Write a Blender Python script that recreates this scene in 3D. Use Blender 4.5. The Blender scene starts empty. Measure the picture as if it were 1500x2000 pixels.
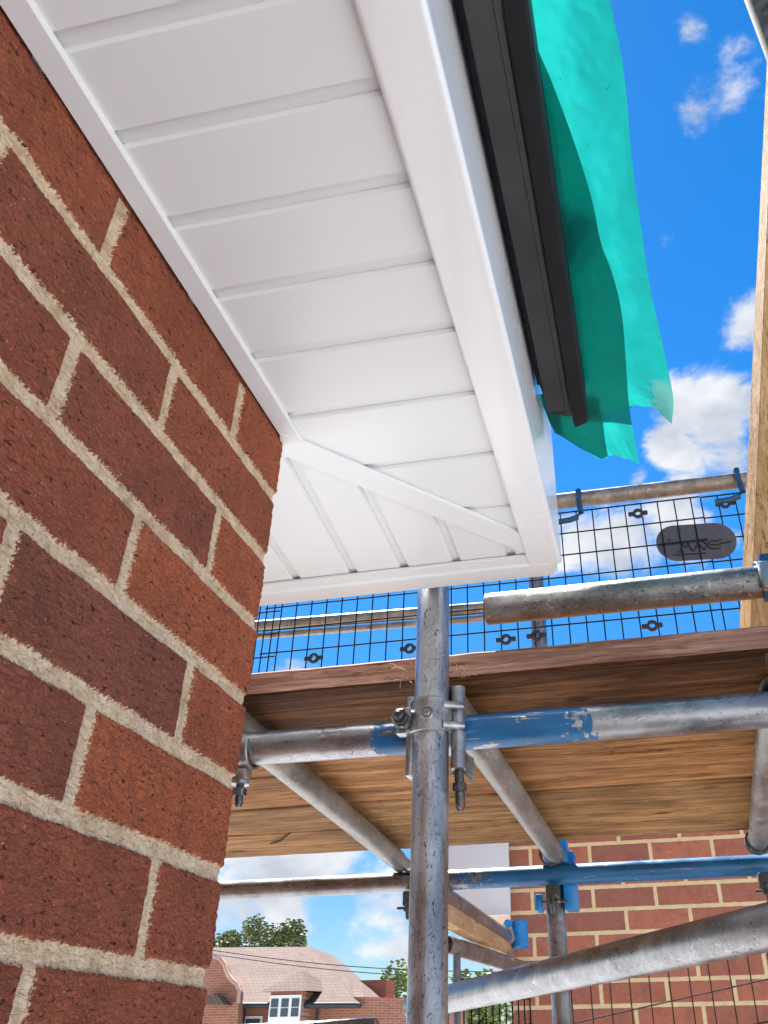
import bpy, bmesh, math, random
import numpy as np
from mathutils import Vector, Matrix, noise as mnoise
random.seed(7)
R = math.radians
S = bpy.context.scene
COL = S.collection

# ---------------------------------------------------------------- camera
CP = np.array([0.3544, -0.7031, -0.5010]); CR = (2.1539, 0.0111, 0.2047)
FPX, PX, PY = 1644.37, 919.2, 972.02
cam = bpy.data.objects.new('camera', bpy.data.cameras.new('camera'))
COL.objects.link(cam); S.camera = cam
cam.location = CP; cam.rotation_euler = CR
cam.data.sensor_fit = 'AUTO'; cam.data.sensor_width = 36.0
cam.data.lens = FPX / 2000.0 * 36.0
cam.data.shift_x = -(PX - 750) / 2000.0; cam.data.shift_y = (PY - 1000) / 2000.0
cam.data.clip_start = 0.01; cam.data.clip_end = 2000
S.render.resolution_x = 768; S.render.resolution_y = 1024
S.view_settings.view_transform = 'Standard'; S.view_settings.look = 'None'
S.view_settings.gamma = 1.0; S.view_settings.exposure = 1.85
RM = np.array(cam.rotation_euler.to_matrix())

def ray(u, v):
    return RM @ np.array([(u - PX) / FPX, -(v - PY) / FPX, -1.0])
def at(u, v, ax, val):
    """the point of the plane coordinate[ax] = val seen at photo pixel (u, v)"""
    d = ray(u, v); return Vector(CP + (val - CP[ax]) / d[ax] * d)

# ---------------------------------------------------------------- world, sun
SUN_EL, SUN_AZ = R(62), math.atan2(-0.50, 0.85)          # azimuth measured as atan2(x, y)
sun_dir = Vector((math.sin(SUN_AZ) * math.cos(SUN_EL), math.cos(SUN_AZ) * math.cos(SUN_EL), math.sin(SUN_EL)))
W = bpy.data.worlds.new('World'); S.world = W; W.use_nodes = True
nt = W.node_tree; nt.nodes.clear()
def N(nt, t, **kw):
    n = nt.nodes.new(t)
    for k, v in kw.items():
        if k.startswith('i_'):
            key = k[2:]; n.inputs[int(key) if key.isdigit() else key.replace('_', ' ')].default_value = v
        else: setattr(n, k, v)
    return n
def build_world():
    L = nt.links.new
    sky = N(nt, 'ShaderNodeTexSky', sky_type='NISHITA', sun_disc=False, sun_elevation=SUN_EL, sun_rotation=SUN_AZ,
            air_density=1.0, dust_density=0.05, ozone_density=3.5, altitude=300)
    hs = N(nt, 'ShaderNodeHueSaturation', i_Hue=0.501, i_Saturation=1.36, i_Value=1.2)
    L(sky.outputs[0], hs.inputs['Color'])
    tc = N(nt, 'ShaderNodeTexCoord')
    mp = N(nt, 'ShaderNodeMapping'); mp.inputs['Scale'].default_value = (1, 1, 1.7); L(tc.outputs['Generated'], mp.inputs[0])
    nz = N(nt, 'ShaderNodeTexNoise', i_Scale=7.0, i_Detail=9.0, i_Roughness=0.58, i_Distortion=0.25); L(mp.outputs[0], nz.inputs['Vector'])
    last = None
    blobs = [(540, 1660, 330, 1.0), (740, 1790, 190, 1.0), (560, 1770, 120, .95), (930, 1700, 160, .8), (1400, 800, 190, 1.1), (1320, 880, 110, 1.0), (1455, 640, 130, 1.0), (1190, 1060, 190, 1.0),
             (1330, 1000, 170, 1.0), (1385, 215, 120, .70), (1290, 475, 75, .80), (1305, 565, 65, .78), (1245, 935, 60, .8), (1350, 40, 60, .5), (470, 1770, 130, .9), (690, 1840, 90, .85)]
    for u, v, r, amp in blobs:
        d = Vector(ray(u, v)).normalized()
        vd = N(nt, 'ShaderNodeVectorMath', operation='DISTANCE'); L(tc.outputs['Generated'], vd.inputs[0]); vd.inputs[1].default_value = d
        mr = N(nt, 'ShaderNodeMapRange', interpolation_type='SMOOTHSTEP'); L(vd.outputs['Value'], mr.inputs[0])
        mr.inputs[1].default_value = 0; mr.inputs[2].default_value = r / FPX; mr.inputs[3].default_value = amp; mr.inputs[4].default_value = 0
        if last is None: last = mr.outputs[0]
        else:
            mx = N(nt, 'ShaderNodeMath', operation='MAXIMUM'); L(last, mx.inputs[0]); L(mr.outputs[0], mx.inputs[1]); last = mx.outputs[0]
    # broad cloud field behind the camera's shoulder and round the horizon
    n2 = N(nt, 'ShaderNodeTexNoise', i_Scale=1.6, i_Detail=3.0); L(tc.outputs['Generated'], n2.inputs['Vector'])
    sx = N(nt, 'ShaderNodeSeparateXYZ'); L(tc.outputs['Generated'], sx.inputs[0])
    yb = N(nt, 'ShaderNodeMapRange', i_1=0.25, i_2=-0.35, i_3=0.0, i_4=1.0); L(sx.outputs['Y'], yb.inputs[0])
    m2 = N(nt, 'ShaderNodeMath', operation='MULTIPLY'); L(n2.outputs[0], m2.inputs[0]); L(yb.outputs[0], m2.inputs[1])
    mx = N(nt, 'ShaderNodeMath', operation='MAXIMUM'); L(last, mx.inputs[0]); L(m2.outputs[0], mx.inputs[1]); last = mx.outputs[0]
    na = N(nt, 'ShaderNodeMath', operation='MULTIPLY_ADD', i_1=2.3, i_2=-0.65); L(nz.outputs[0], na.inputs[0])
    ad = N(nt, 'ShaderNodeMath', operation='MULTIPLY_ADD', i_1=0.72); L(last, ad.inputs[0]); L(na.outputs[0], ad.inputs[2])
    cl = N(nt, 'ShaderNodeMapRange', interpolation_type='SMOOTHERSTEP', i_1=0.76, i_2=1.16, i_3=0.0, i_4=1.0); L(ad.outputs[0], cl.inputs[0])
    # cloud brightness varies with a second noise
    nz3 = N(nt, 'ShaderNodeTexNoise', i_Scale=12.0, i_Detail=5.0); L(mp.outputs[0], nz3.inputs['Vector'])
    cr = N(nt, 'ShaderNodeMapRange', i_1=0.35, i_2=0.62, i_3=0.0, i_4=1.0); L(nz3.outputs[0], cr.inputs[0])
    cc = N(nt, 'ShaderNodeMix', data_type='RGBA'); L(cr.outputs[0], cc.inputs[0])
    cc.inputs[6].default_value = (3.3, 3.6, 4.1, 1); cc.inputs[7].default_value = (5.4, 5.5, 5.7, 1)
    # clear rural air: the horizon stays blue
    zf = N(nt, 'ShaderNodeMapRange', i_1=0.0, i_2=0.5, i_3=0.46, i_4=1.0); L(sx.outputs['Z'], zf.inputs[0])
    hz = N(nt, 'ShaderNodeVectorMath', operation='SCALE'); L(hs.outputs[0], hz.inputs[0]); L(zf.outputs[0], hz.inputs['Scale'])
    mix = N(nt, 'ShaderNodeMix', data_type='RGBA'); L(cl.outputs[0], mix.inputs[0]); L(hz.outputs[0], mix.inputs[6]); L(cc.outputs[2], mix.inputs[7])
    bg = N(nt, 'ShaderNodeBackground', i_Strength=0.05); L(mix.outputs[2], bg.inputs[0])
    out = N(nt, 'ShaderNodeOutputWorld'); L(bg.outputs[0], out.inputs[0])
build_world()
sun = bpy.data.objects.new('sun', bpy.data.lights.new('sun', 'SUN')); COL.objects.link(sun)
sun.data.energy = 5.0; sun.data.angle = R(0.5); sun.data.color = (1, .97, .92)
sun.rotation_euler = sun_dir.to_track_quat('Z', 'Y').to_euler()

# ---------------------------------------------------------------- object helpers
def obj(name, bm, mat, parent=None, smooth=None, **props):
    """one mesh object; bm vertices are in world metres"""
    me = bpy.data.meshes.new(name)
    if bm is not None:
        bmesh.ops.recalc_face_normals(bm, faces=bm.faces[:])
        bm.to_mesh(me); bm.free()
    o = bpy.data.objects.new(name, me); COL.objects.link(o)
    if parent is not None:
        o.parent = parent
        w = Vector((0, 0, 0)); p = parent
        while p: w += p.location; p = p.parent
        me.transform(Matrix.Translation(-w))
    if mat: me.materials.append(mat)
    if smooth is not None:
        me.polygons.foreach_set('use_smooth', [True] * len(me.polygons))
        me.set_sharp_from_angle(angle=R(smooth))
    for k, v in props.items(): o[k] = v
    return o
def thing(name, label, category, loc=(0, 0, 0), group=None):
    o = bpy.data.objects.new(name, None); COL.objects.link(o); o.location = loc
    o.empty_display_size = 0.05; o['label'] = label; o['category'] = category
    if group: o['group'] = group
    return o
def box(bm, lo, hi, mat4=None, bev=0):
    r = bmesh.ops.create_cube(bm, size=1)
    c = [(a + b) / 2 for a, b in zip(lo, hi)]; s = [abs(b - a) for a, b in zip(lo, hi)]
    for v in r['verts']: v.co = Vector((v.co.x * s[0] + c[0], v.co.y * s[1] + c[1], v.co.z * s[2] + c[2]))
    if bev:
        es = list({e for v in r['verts'] for e in v.link_edges})
        rr = bmesh.ops.bevel(bm, geom=es, offset=bev, segments=2, affect='EDGES', profile=.5)
        vs = [v for v in rr['verts']]
    if mat4 is not None:
        vs = {v for f in bm.faces for v in f.verts} if bev else r['verts']
        bmesh.ops.transform(bm, matrix=mat4, verts=list(r['verts']) if not bev else list(vs))
    return r
def frame(axis):
    a = Vector(axis).normalized(); t = Vector((0, 0, 1)) if abs(a.z) < .9 else Vector((1, 0, 0))
    x = a.cross(t).normalized(); y = a.cross(x).normalized(); return x, y, a
def sweep(bm, pts, r, seg=20, cap=True, hollow=0, radii=None):
    pts = [Vector(p) for p in pts]; rings = []
    for i, p in enumerate(pts):
        d = (pts[min(i + 1, len(pts) - 1)] - pts[max(i - 1, 0)])
        x, y, a = frame(d); rr = radii[i] if radii else r
        rings.append([bm.verts.new(p + x * (rr * math.cos(2 * math.pi * k / seg)) + y * (rr * math.sin(2 * math.pi * k / seg))) for k in range(seg)])
    for A, B in zip(rings, rings[1:]):
        for k in range(seg): bm.faces.new((A[k], A[(k + 1) % seg], B[(k + 1) % seg], B[k]))
    for j, (ring, sgn) in enumerate(((rings[0], 1), (rings[-1], -1))):
        if hollow:
            a = (pts[1] - pts[0]).normalized() if j == 0 else (pts[-2] - pts[-1]).normalized()
            c = pts[0] if j == 0 else pts[-1]
            inn = [bm.verts.new(c + (v.co - c) * (1 - hollow / r)) for v in ring]
            deep = [bm.verts.new(v.co + a * r * 3) for v in inn]
            for k in range(seg):
                bm.faces.new((ring[k], ring[(k + 1) % seg], inn[(k + 1) % seg], inn[k]))
                bm.faces.new((inn[k], inn[(k + 1) % seg], deep[(k + 1) % seg], deep[k]))
            bm.faces.new(deep)
        elif cap: bm.faces.new(ring)
def prism(bm, c, axis, r, h, seg=6, rot=0):
    """prism / disc centred on c along axis"""
    x, y, a = frame(axis); c = Vector(c); A = []; B = []
    for k in range(seg):
        t = 2 * math.pi * k / seg + rot; o = x * (r * math.cos(t)) + y * (r * math.sin(t))
        A.append(bm.verts.new(c - a * h / 2 + o)); B.append(bm.verts.new(c + a * h / 2 + o))
    for k in range(seg): bm.faces.new((A[k], A[(k + 1) % seg], B[(k + 1) % seg], B[k]))
    bm.faces.new(A); bm.faces.new(B)
def arcband(bm, c, axis, xdir, ri, ro, h, a0, a1, seg=28, hfun=None):
    """part ring round axis with thickness; hfun(t) scales the height along the arc"""
    a = Vector(axis).normalized(); x = Vector(xdir).normalized(); y = a.cross(x).normalized(); c = Vector(c)
    rows = []
    for i in range(seg + 1):
        t = i / seg; an = a0 + (a1 - a0) * t; d = x * math.cos(an) + y * math.sin(an); hh = h * (hfun(t) if hfun else 1) / 2; b = min(.0012, h * .2)
        rows.append([bm.verts.new(c + d * rr + a * zz) for rr, zz in ((ri, -hh), (ro - b, -hh), (ro, -hh + b), (ro, hh - b), (ro - b, hh), (ri, hh))])
    n = 6
    for A, B in zip(rows, rows[1:]):
        for k in range(n): bm.faces.new((A[k], A[(k + 1) % n], B[(k + 1) % n], B[k]))
    bm.faces.new(rows[0]); bm.faces.new(rows[-1])
def extrude_profile(bm, prof, axis, a, b, place, ends=None):
    """closed 2-D profile swept between a and b; place(p, q, s) -> xyz; ends(i) shifts the b end per vertex"""
    A = [bm.verts.new(place(p, q, a)) for p, q in prof]
    B = [bm.verts.new(place(p, q, b + (ends[i] if ends else 0))) for i, (p, q) in enumerate(prof)]
    n = len(prof)
    for k in range(n): bm.faces.new((A[k], A[(k + 1) % n], B[(k + 1) % n], B[k]))
    bm.faces.new(A); bm.faces.new(B)
def slab(bm, poly, z0, z1, inset=.0010, rise=.0012, wide=None):
    """board seen from below, chamfered round its lower face; wide(edge direction) may give one side its own inset"""
    poly = [Vector((p[0], p[1])) for p in poly]
    ar = sum(poly[i].x * poly[(i + 1) % len(poly)].y - poly[(i + 1) % len(poly)].x * poly[i].y for i in range(len(poly)))
    if ar < 0: poly.reverse()
    n = len(poly); E = []
    for i in range(n):
        d = (poly[(i + 1) % n] - poly[i]).normalized(); nn = Vector((-d.y, d.x)); E.append((poly[i] + nn * (wide(d) if wide else inset), d))
    inn = []
    for i in range(n):
        (p, d), (q, e) = E[i - 1], E[i]; den = d.x * e.y - d.y * e.x
        inn.append(q if abs(den) < 1e-4 else p + d * (((q.x - p.x) * e.y - (q.y - p.y) * e.x) / den))
    lo = [bm.verts.new((p.x, p.y, z0)) for p in inn]; mid = [bm.verts.new((p.x, p.y, z0 + rise)) for p in poly]; hi = [bm.verts.new((p.x, p.y, z1)) for p in poly]
    for A, B in ((lo, mid), (mid, hi)):
        for k in range(n): bm.faces.new((A[k], A[(k + 1) % n], B[(k + 1) % n], B[k]))
    bm.faces.new(lo); bm.faces.new(hi)
def clip(poly, f):
    """keep the part of a 2-D polygon where f(p) >= 0 (f linear)"""
    out = []
    for i in range(len(poly)):
        p, q = poly[i], poly[(i + 1) % len(poly)]; a, b = f(p), f(q)
        if a >= 0: out.append(p)
        if a * b < 0: t = a / (a - b); out.append((p[0] + (q[0] - p[0]) * t, p[1] + (q[1] - p[1]) * t))
    return out

# ---------------------------------------------------------------- materials
def newmat(name):
    m = bpy.data.materials.new(name); m.use_nodes = True; t = m.node_tree; t.nodes.clear()
    out = N(t, 'ShaderNodeOutputMaterial'); b = N(t, 'ShaderNodeBsdfPrincipled'); t.links.new(b.outputs[0], out.inputs[0])
    return m, t, b, out
def pos(t, scale=(1, 1, 1), rot=(0, 0, 0)):
    g = N(t, 'ShaderNodeNewGeometry'); mp = N(t, 'ShaderNodeMapping'); mp.inputs['Scale'].default_value = scale; mp.inputs['Rotation'].default_value = rot
    t.links.new(g.outputs['Position'], mp.inputs[0]); return mp.outputs[0]
def noise(t, vec, scale, detail=4, rough=.55, dist=0.0):
    n = N(t, 'ShaderNodeTexNoise', i_Scale=scale, i_Detail=detail, i_Roughness=rough, i_Distortion=dist)
    if vec is not None: t.links.new(vec, n.inputs['Vector'])
    return n.outputs[0]
def mrange(t, x, a, b, c=0.0, d=1.0, sm=False):
    n = N(t, 'ShaderNodeMapRange', i_1=a, i_2=b, i_3=c, i_4=d)
    if sm: n.interpolation_type = 'SMOOTHSTEP'
    t.links.new(x, n.inputs[0]); return n.outputs[0]
def math_(t, op, a, b=None, c=None):
    n = N(t, 'ShaderNodeMath', operation=op)
    for i, x in enumerate((a, b, c)):
        if x is None: continue
        if isinstance(x, (int, float)): n.inputs[i].default_value = x
        else: t.links.new(x, n.inputs[i])
    return n.outputs[0]
def squiggle(t, x, w=.012, c=.5):
    """thin wandering lines: where a noise field crosses c"""
    return mrange(t, math_(t, 'ABSOLUTE', math_(t, 'SUBTRACT', x, c)), 0, w, 1, 0)
def mixc(t, fac, a, b):
    n = N(t, 'ShaderNodeMix', data_type='RGBA')
    for i, x in ((0, fac), (6, a), (7, b)):
        if isinstance(x, (int, float)): n.inputs[i].default_value = x
        elif isinstance(x, tuple): n.inputs[i].default_value = (*x, 1) if len(x) == 3 else x
        else: t.links.new(x, n.inputs[i])
    return n.outputs[2]
def ramp(t, x, stops):
    n = N(t, 'ShaderNodeValToRGB'); e = n.color_ramp.elements
    while len(e) < len(stops): e.new(.5)
    for k, (p, c) in enumerate(stops): e[k].position = p; e[k].color = (*c, 1)
    t.links.new(x, n.inputs[0]); return n.outputs[0]
def bump(t, b, h, strength, dist, prev=None):
    n = N(t, 'ShaderNodeBump', i_Strength=strength, i_Distance=dist); t.links.new(h, n.inputs['Height'])
    if prev: t.links.new(prev, n.inputs['Normal'])
    t.links.new(n.outputs[0], b.inputs['Normal']); return n.outputs[0]
def setv(b, **kw):
    for k, v in kw.items():
        k = k.replace('_', ' '); i = b.inputs[k]
        i.default_value = (*v, 1) if isinstance(v, tuple) and len(v) == 3 and i.type == 'RGBA' else v

def steel_mat(name, tone=.42, axis=(1, 1, 1), paint=None, specks=.6, rust=.15, rough=.33, metal=.80, tint=(1, 1, 1.03), lo=.48):
    """galvanised scaffold steel with stains, scratches, cement specks and, on paint=(axis, a, b, soft), worn blue paint"""
    m, t, b, out = newmat(name); L = t.links.new
    v = pos(t, axis)
    n1 = noise(t, v, 22, 6, .6, .4); n2 = noise(t, v, 90, 5, .6, 1.2); n3 = noise(t, v, 330, 3, .55)
    base = ramp(t, n1, [(.3, tuple(tone * lo * x for x in tint)), (.5, tuple(tone * .80 * x for x in tint)), (.72, tuple(min(1, tone * 1.25) * x for x in tint))])
    base = mixc(t, math_(t, 'MULTIPLY', mrange(t, noise(t, v, 14, 5, .65, .8), .56, .70), rust), base, (.17, .085, .045))
    lines = math_(t, 'MULTIPLY', squiggle(t, n2, .020), mrange(t, noise(t, v, 30, 2), .44, .56))
    base = mixc(t, math_(t, 'MULTIPLY', lines, .75 * specks), base, (.035, .033, .032))
    sp = math_(t, 'MULTIPLY', mrange(t, noise(t, v, 210, 3, .5, 1.2), .62, .67), mrange(t, noise(t, v, 18, 2), .38, .52))
    base = mixc(t, math_(t, 'MULTIPLY', sp, specks), base, (.02, .02, .02))
    wl = mrange(t, noise(t, v, 70, 3, .5, 2.0), .62, .70)
    base = mixc(t, math_(t, 'MULTIPLY', wl, .45), base, (.62, .63, .64))
    met = None
    if paint:
        ax, a0, b0, soft = paint
        g = N(t, 'ShaderNodeNewGeometry'); s = N(t, 'ShaderNodeSeparateXYZ'); L(g.outputs['Position'], s.inputs[0]); px = s.outputs['XYZ'.index(ax)]
        wob = mrange(t, noise(t, pos(t, (1, 1, 1)), 40, 5, .65, .6), .25, .75, -soft, soft)
        pp = math_(t, 'ADD', px, wob)
        k = math_(t, 'MULTIPLY', mrange(t, pp, a0, a0 + .004), mrange(t, pp, b0 - .004, b0, 1, 0))
        chip = mrange(t, noise(t, pos(t, (1, 1, 2.5)), 60, 6, .7, 1.0), .66, .68, 1, 0)
        low = mrange(t, noise(t, pos(t, (.35, 1, 2.2)), 55, 5, .6, .8), .63, .645, 1, 0)
        k = math_(t, 'MULTIPLY', k, math_(t, 'MULTIPLY', chip, low))
        blue = ramp(t, n1, [(.3, (.006, .075, .19)), (.7, (.012, .14, .33))])
        base = mixc(t, k, base, blue)
        met = math_(t, 'MULTIPLY_ADD', k, -metal, metal)
        L(met, b.inputs['Metallic'])
    else: setv(b, Metallic=metal)
    L(base, b.inputs['Base Color'])
    L(mrange(t, n1, .3, .7, rough - .10, rough + .16), b.inputs['Roughness'])
    p = bump(t, b, n2, .35, .0012); bump(t, b, n3, .25, .0004, p)
    return m
M = {}
M['steel'] = steel_mat('galvanised_steel', .36, (1, 1, 1), specks=.7)
M['steel_post'] = steel_mat('pale_mottled_steel', .52, (1, 1, .45), specks=1.0, rough=.34, rust=.0, lo=.62, tint=(1, 1, 1.02), metal=.86)
M['steel_warm'] = steel_mat('weathered_steel', .33, (1, .4, 1), specks=.5, rough=.42, metal=.6, tint=(1.04, 1, .93))
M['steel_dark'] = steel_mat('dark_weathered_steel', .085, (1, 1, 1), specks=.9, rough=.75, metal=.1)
M['steel_stub'] = steel_mat('pitted_steel', .27, (.8, 1, 1), specks=1.0, rough=.36, rust=.5, metal=.75, tint=(1.03, 1, .96))
M['ledger_paint'] = steel_mat('part_painted_steel', .40, (.5, 1, 1), paint=('X', -.015, .285, .05), rust=.35)
M['ledger_paint_far'] = steel_mat('mostly_painted_steel', .30, (.5, 1, 1), paint=('X', -.13, 9, .18), rust=.5)
M['coupler'] = steel_mat('forged_coupler_steel', .44, (1, 1, 1), specks=.5, rough=.30, rust=.03)
M['bolt'] = steel_mat('rusty_bolt', .11, specks=.4, rough=.40, rust=1.0)
def simple(name, col, rough=.5, metal=0, spec=.5, var=.15, scale=30, bmp=0.0, coat=0):
    m, t, b, out = newmat(name)
    n = noise(t, pos(t), scale, 5, .6)
    c = ramp(t, n, [(.3, tuple(x * (1 - var) for x in col)), (.7, tuple(min(1, x * (1 + var)) for x in col))])
    t.links.new(c, b.inputs['Base Color']); setv(b, Metallic=metal, Coat_Weight=coat, Coat_Roughness=.05); b.inputs['Specular IOR Level'].default_value = spec
    t.links.new(mrange(t, n, .3, .7, max(.03, rough - .06), rough + .06), b.inputs['Roughness'])
    if bmp: bump(t, b, noise(t, pos(t), scale * 6, 4, .6), .5, bmp)
    return m
M['blue_paint'] = simple('glossy_blue_paint', (.012, .22, .55), .30, var=.25, scale=60, bmp=.0004)
M['dark_blue'] = simple('dark_blue_paint', (.008, .07, .17), .38, var=.3, scale=60, bmp=.0004)
M['pvc'] = simple('white_pvc', (.733, .743, .748), .33, var=.012, scale=6, spec=.45)
M['pvc_gloss'] = simple('glossy_white_pvc', (.77, .775, .785), .28, var=.01, scale=5, spec=.5, coat=.30)
M['gutter'] = simple('black_plastic', (.040, .040, .043), .40, var=.3, scale=14, spec=.45, bmp=.0003)
M['gutter_black'] = simple('deep_black_plastic', (.013, .013, .014), .5, var=.3, scale=14, spec=.12, bmp=.0003)
M['tube_matt'] = simple('matt_grey_tube', (.13, .13, .12), .85, var=.6, scale=45, spec=.08, bmp=.0006)
M['wire_rust'] = simple('rusty_wire', (.055, .045, .040), .85, var=.4, scale=60, spec=.1)
M['wire'] = simple('green_black_wire', (.006, .018, .018), .8, spec=.15, var=.3, scale=80)
M['clip'] = simple('black_clip', (.022, .022, .022), .5, var=.3, scale=80)
M['plate'] = simple('grey_plastic_plate', (.060, .074, .102), .45, var=.18, scale=40, bmp=.0005)
M['plate_ink'] = simple('engraved_dark', (.006, .006, .009), .6)
M['straw'] = simple('dry_straw', (.42, .30, .17), .8)
M['dark_gap'] = simple('dark_void', (.012, .011, .010), .9)
M['soffit_far'] = simple('plain_timber_paint', (.62, .48, .33), .7, var=.15, scale=20)
M['ground'] = simple('pale_paving', (.43, .435, .435), .9, var=.15, scale=.8)
M['cable'] = simple('black_cable', (.03, .03, .035), .6)

def wood_mat(name, axis, cols, dark=.5, scale=1.0, rough=.75):
    """axis = stretch vector of the grain (small number along the grain)"""
    m, t, b, out = newmat(name); L = t.links.new
    v = pos(t, axis)
    rings = noise(t, v, 46 * scale, 9, .70, .9); fine = noise(t, v, 120 * scale, 6, .7, .6); blot = noise(t, pos(t, tuple(.35 + .65 * a for a in axis)), 9 * scale, 4, .6)
    c = ramp(t, rings, [(.30, cols[0]), (.43, cols[1]), (.56, cols[2]), (.72, cols[3])])
    oi = N(t, 'ShaderNodeObjectInfo')
    c2 = mixc(t, math_(t, 'MULTIPLY', mrange(t, blot, .42, .66), .6), c, cols[0])
    c3 = mixc(t, math_(t, 'MULTIPLY', math_(t, 'MULTIPLY', squiggle(t, rings, .012), mrange(t, noise(t, v, 16, 2), .44, .58)), dark), c2, tuple(x * .18 for x in cols[0]))
    c4 = mixc(t, math_(t, 'MULTIPLY', mrange(t, fine, .57, .70), .45 * dark + .25), c3, tuple(x * .35 for x in cols[0]))
    c5 = mixc(t, math_(t, 'MULTIPLY', mrange(t, fine, .40, .30), .35), c4, tuple(min(1, x * 1.5) for x in cols[3]))
    ck = noise(t, pos(t, tuple(.02 + .98 * a if a < .5 else a for a in axis)), 30 * scale, 4, .6, .6)
    crack = math_(t, 'MULTIPLY', squiggle(t, ck, .020), mrange(t, noise(t, pos(t, tuple(.3 if a < .5 else a for a in axis)), 13, 3, .6), .50, .58))
    mk = mrange(t, noise(t, pos(t, tuple(.16 if a < .5 else a for a in axis)), 42 * scale, 4, .6, .8), .62, .68)
    c4 = mixc(t, math_(t, 'MULTIPLY', mk, .55), c4, tuple(x * .3 for x in cols[0]))
    c5 = mixc(t, math_(t, 'MULTIPLY', mrange(t, fine, .40, .30), .5), c4, tuple(min(1, x * 1.5) for x in cols[3]))
    c5 = mixc(t, math_(t, 'MULTIPLY', crack, .85), c5, tuple(x * .12 for x in cols[0]))
    kn = N(t, 'ShaderNodeTexVoronoi', feature='F1', i_Scale=5.5); L(pos(t, tuple(.45 + .55 * a for a in axis)), kn.inputs['Vector'])
    c5 = mixc(t, mrange(t, kn.outputs['Distance'], .05, .085, .75, 0), c5, tuple(x * .5 for x in cols[0]))
    hv = N(t, 'ShaderNodeHueSaturation'); L(c5, hv.inputs['Color']); L(mrange(t, oi.outputs['Random'], 0, 1, .82, 1.15), hv.inputs['Value'])
    L(hv.outputs[0], b.inputs['Base Color']); setv(b, Roughness=rough); b.inputs['Specular IOR Level'].default_value = .10
    p = bump(t, b, rings, .5, .0025); bump(t, b, fine, .5, .0012, p)
    return m
AX = (.085, 1, 1)
M['board_dark'] = wood_mat('old_dark_board', AX, [(.028, .010, .0035), (.088, .034, .012), (.17, .073, .027), (.31, .155, .068)], .9)
M['board_tan'] = wood_mat('tan_board', AX, [(.10, .042, .015), (.28, .130, .048), (.45, .225, .090), (.58, .34, .165)], .7)
M['board_gold'] = wood_mat('golden_board', AX, [(.10, .044, .016), (.31, .162, .063), (.47, .265, .112), (.56, .36, .175)], .7)
M['board_edge'] = wood_mat('weathered_board_edge', (.12, 1.6, 2.2), [(.17, .075, .048), (.36, .18, .125), (.50, .28, .205), (.64, .44, .35)], .8)
M['timber'] = wood_mat('fresh_timber', (1, 1, .12), [(.30, .165, .060), (.43, .26, .115), (.52, .34, .17), (.62, .44, .25)], .45, 1.5)
M['timber_pale'] = wood_mat('pale_sawn_timber', (1, 1, .12), [(.36, .31, .22), (.50, .43, .31), (.60, .53, .40), (.70, .63, .50)], .4)
M['batten'] = wood_mat('batten_timber', (1, .15, 1), [(.40, .22, .10), (.55, .33, .17), (.66, .42, .24), (.75, .52, .33)], .3)

def brick_near_mat():
    """the near wall: mask and tone come from the modelled relief"""
    m, t, b, out = newmat('near_brickwork'); L = t.links.new
    sd = N(t, 'ShaderNodeAttribute', attribute_name='sd').outputs['Fac']; tone = N(t, 'ShaderNodeAttribute', attribute_name='tone').outputs['Fac']
    v = pos(t); drag = pos(t, (1, .55, 1.25), (R(28), 0, 0))
    n_edge = noise(t, v, 420, 4, .65)
    # mask with a ragged, dragged edge
    e = math_(t, 'ADD', sd, mrange(t, n_edge, .25, .75, -.0022, .0022))
    mask = mrange(t, e, -.0006, .0008, 0, 1, True)
    face = ramp(t, tone, [(0, (.44, .118, .050)), (.35, (.35, .096, .047)), (.65, (.29, .084, .045)), (1, (.235, .078, .046))])
    lo = noise(t, v, 15, 5, .6, .3); md = noise(t, v, 60, 5, .65, .5)
    face = mixc(t, mrange(t, lo, .35, .68, .0, .42), face, (.085, .030, .022))
    face = mixc(t, math_(t, 'MULTIPLY', mrange(t, md, .5, .72), .5), face, (.29, .095, .048))
    wrm = noise(t, drag, 210, 4, .60, .9); crease = squiggle(t, wrm, .050)
    face = mixc(t, math_(t, 'MULTIPLY', crease, .58), face, (.045, .016, .012))
    pits = mrange(t, noise(t, drag, 260, 2, .5, .6), .635, .69)
    face = mixc(t, math_(t, 'MULTIPLY', pits, .85), face, (.022, .010, .008))
    grit = mrange(t, noise(t, v, 420, 1, .5), .735, .765)
    face = mixc(t, math_(t, 'MULTIPLY', grit, .7), face, (.50, .36, .28))
    smear = math_(t, 'MULTIPLY', mrange(t, noise(t, v, 11, 4, .6, 1.0), .66, .8), mrange(t, noise(t, v, 160, 4, .6), .4, .7))
    face = mixc(t, math_(t, 'MULTIPLY', smear, .5), face, (.40, .30, .26))
    mo = ramp(t, noise(t, v, 55, 7, .7, .3), [(.3, (.40, .265, .145)), (.5, (.61, .46, .31)), (.72, (.73, .585, .42))])
    mo = mixc(t, math_(t, 'MULTIPLY', mrange(t, noise(t, v, 360, 2), .62, .69), .6), mo, (.12, .08, .05))
    mo = mixc(t, mrange(t, lo, .58, .75, 0, .35), mo, (.24, .20, .16))
    c = mixc(t, mask, mo, face); L(c, b.inputs['Base Color'])
    setv(b, Roughness=.86); b.inputs['Specular IOR Level'].default_value = .22
    p = bump(t, b, wrm, 1.0, .0042); p = bump(t, b, math_(t, 'SUBTRACT', 1.0, pits), .7, .0014, p); bump(t, b, noise(t, v, 500, 3, .6), .35, .0007, p)
    return m
M['brick_near'] = brick_near_mat()
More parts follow.
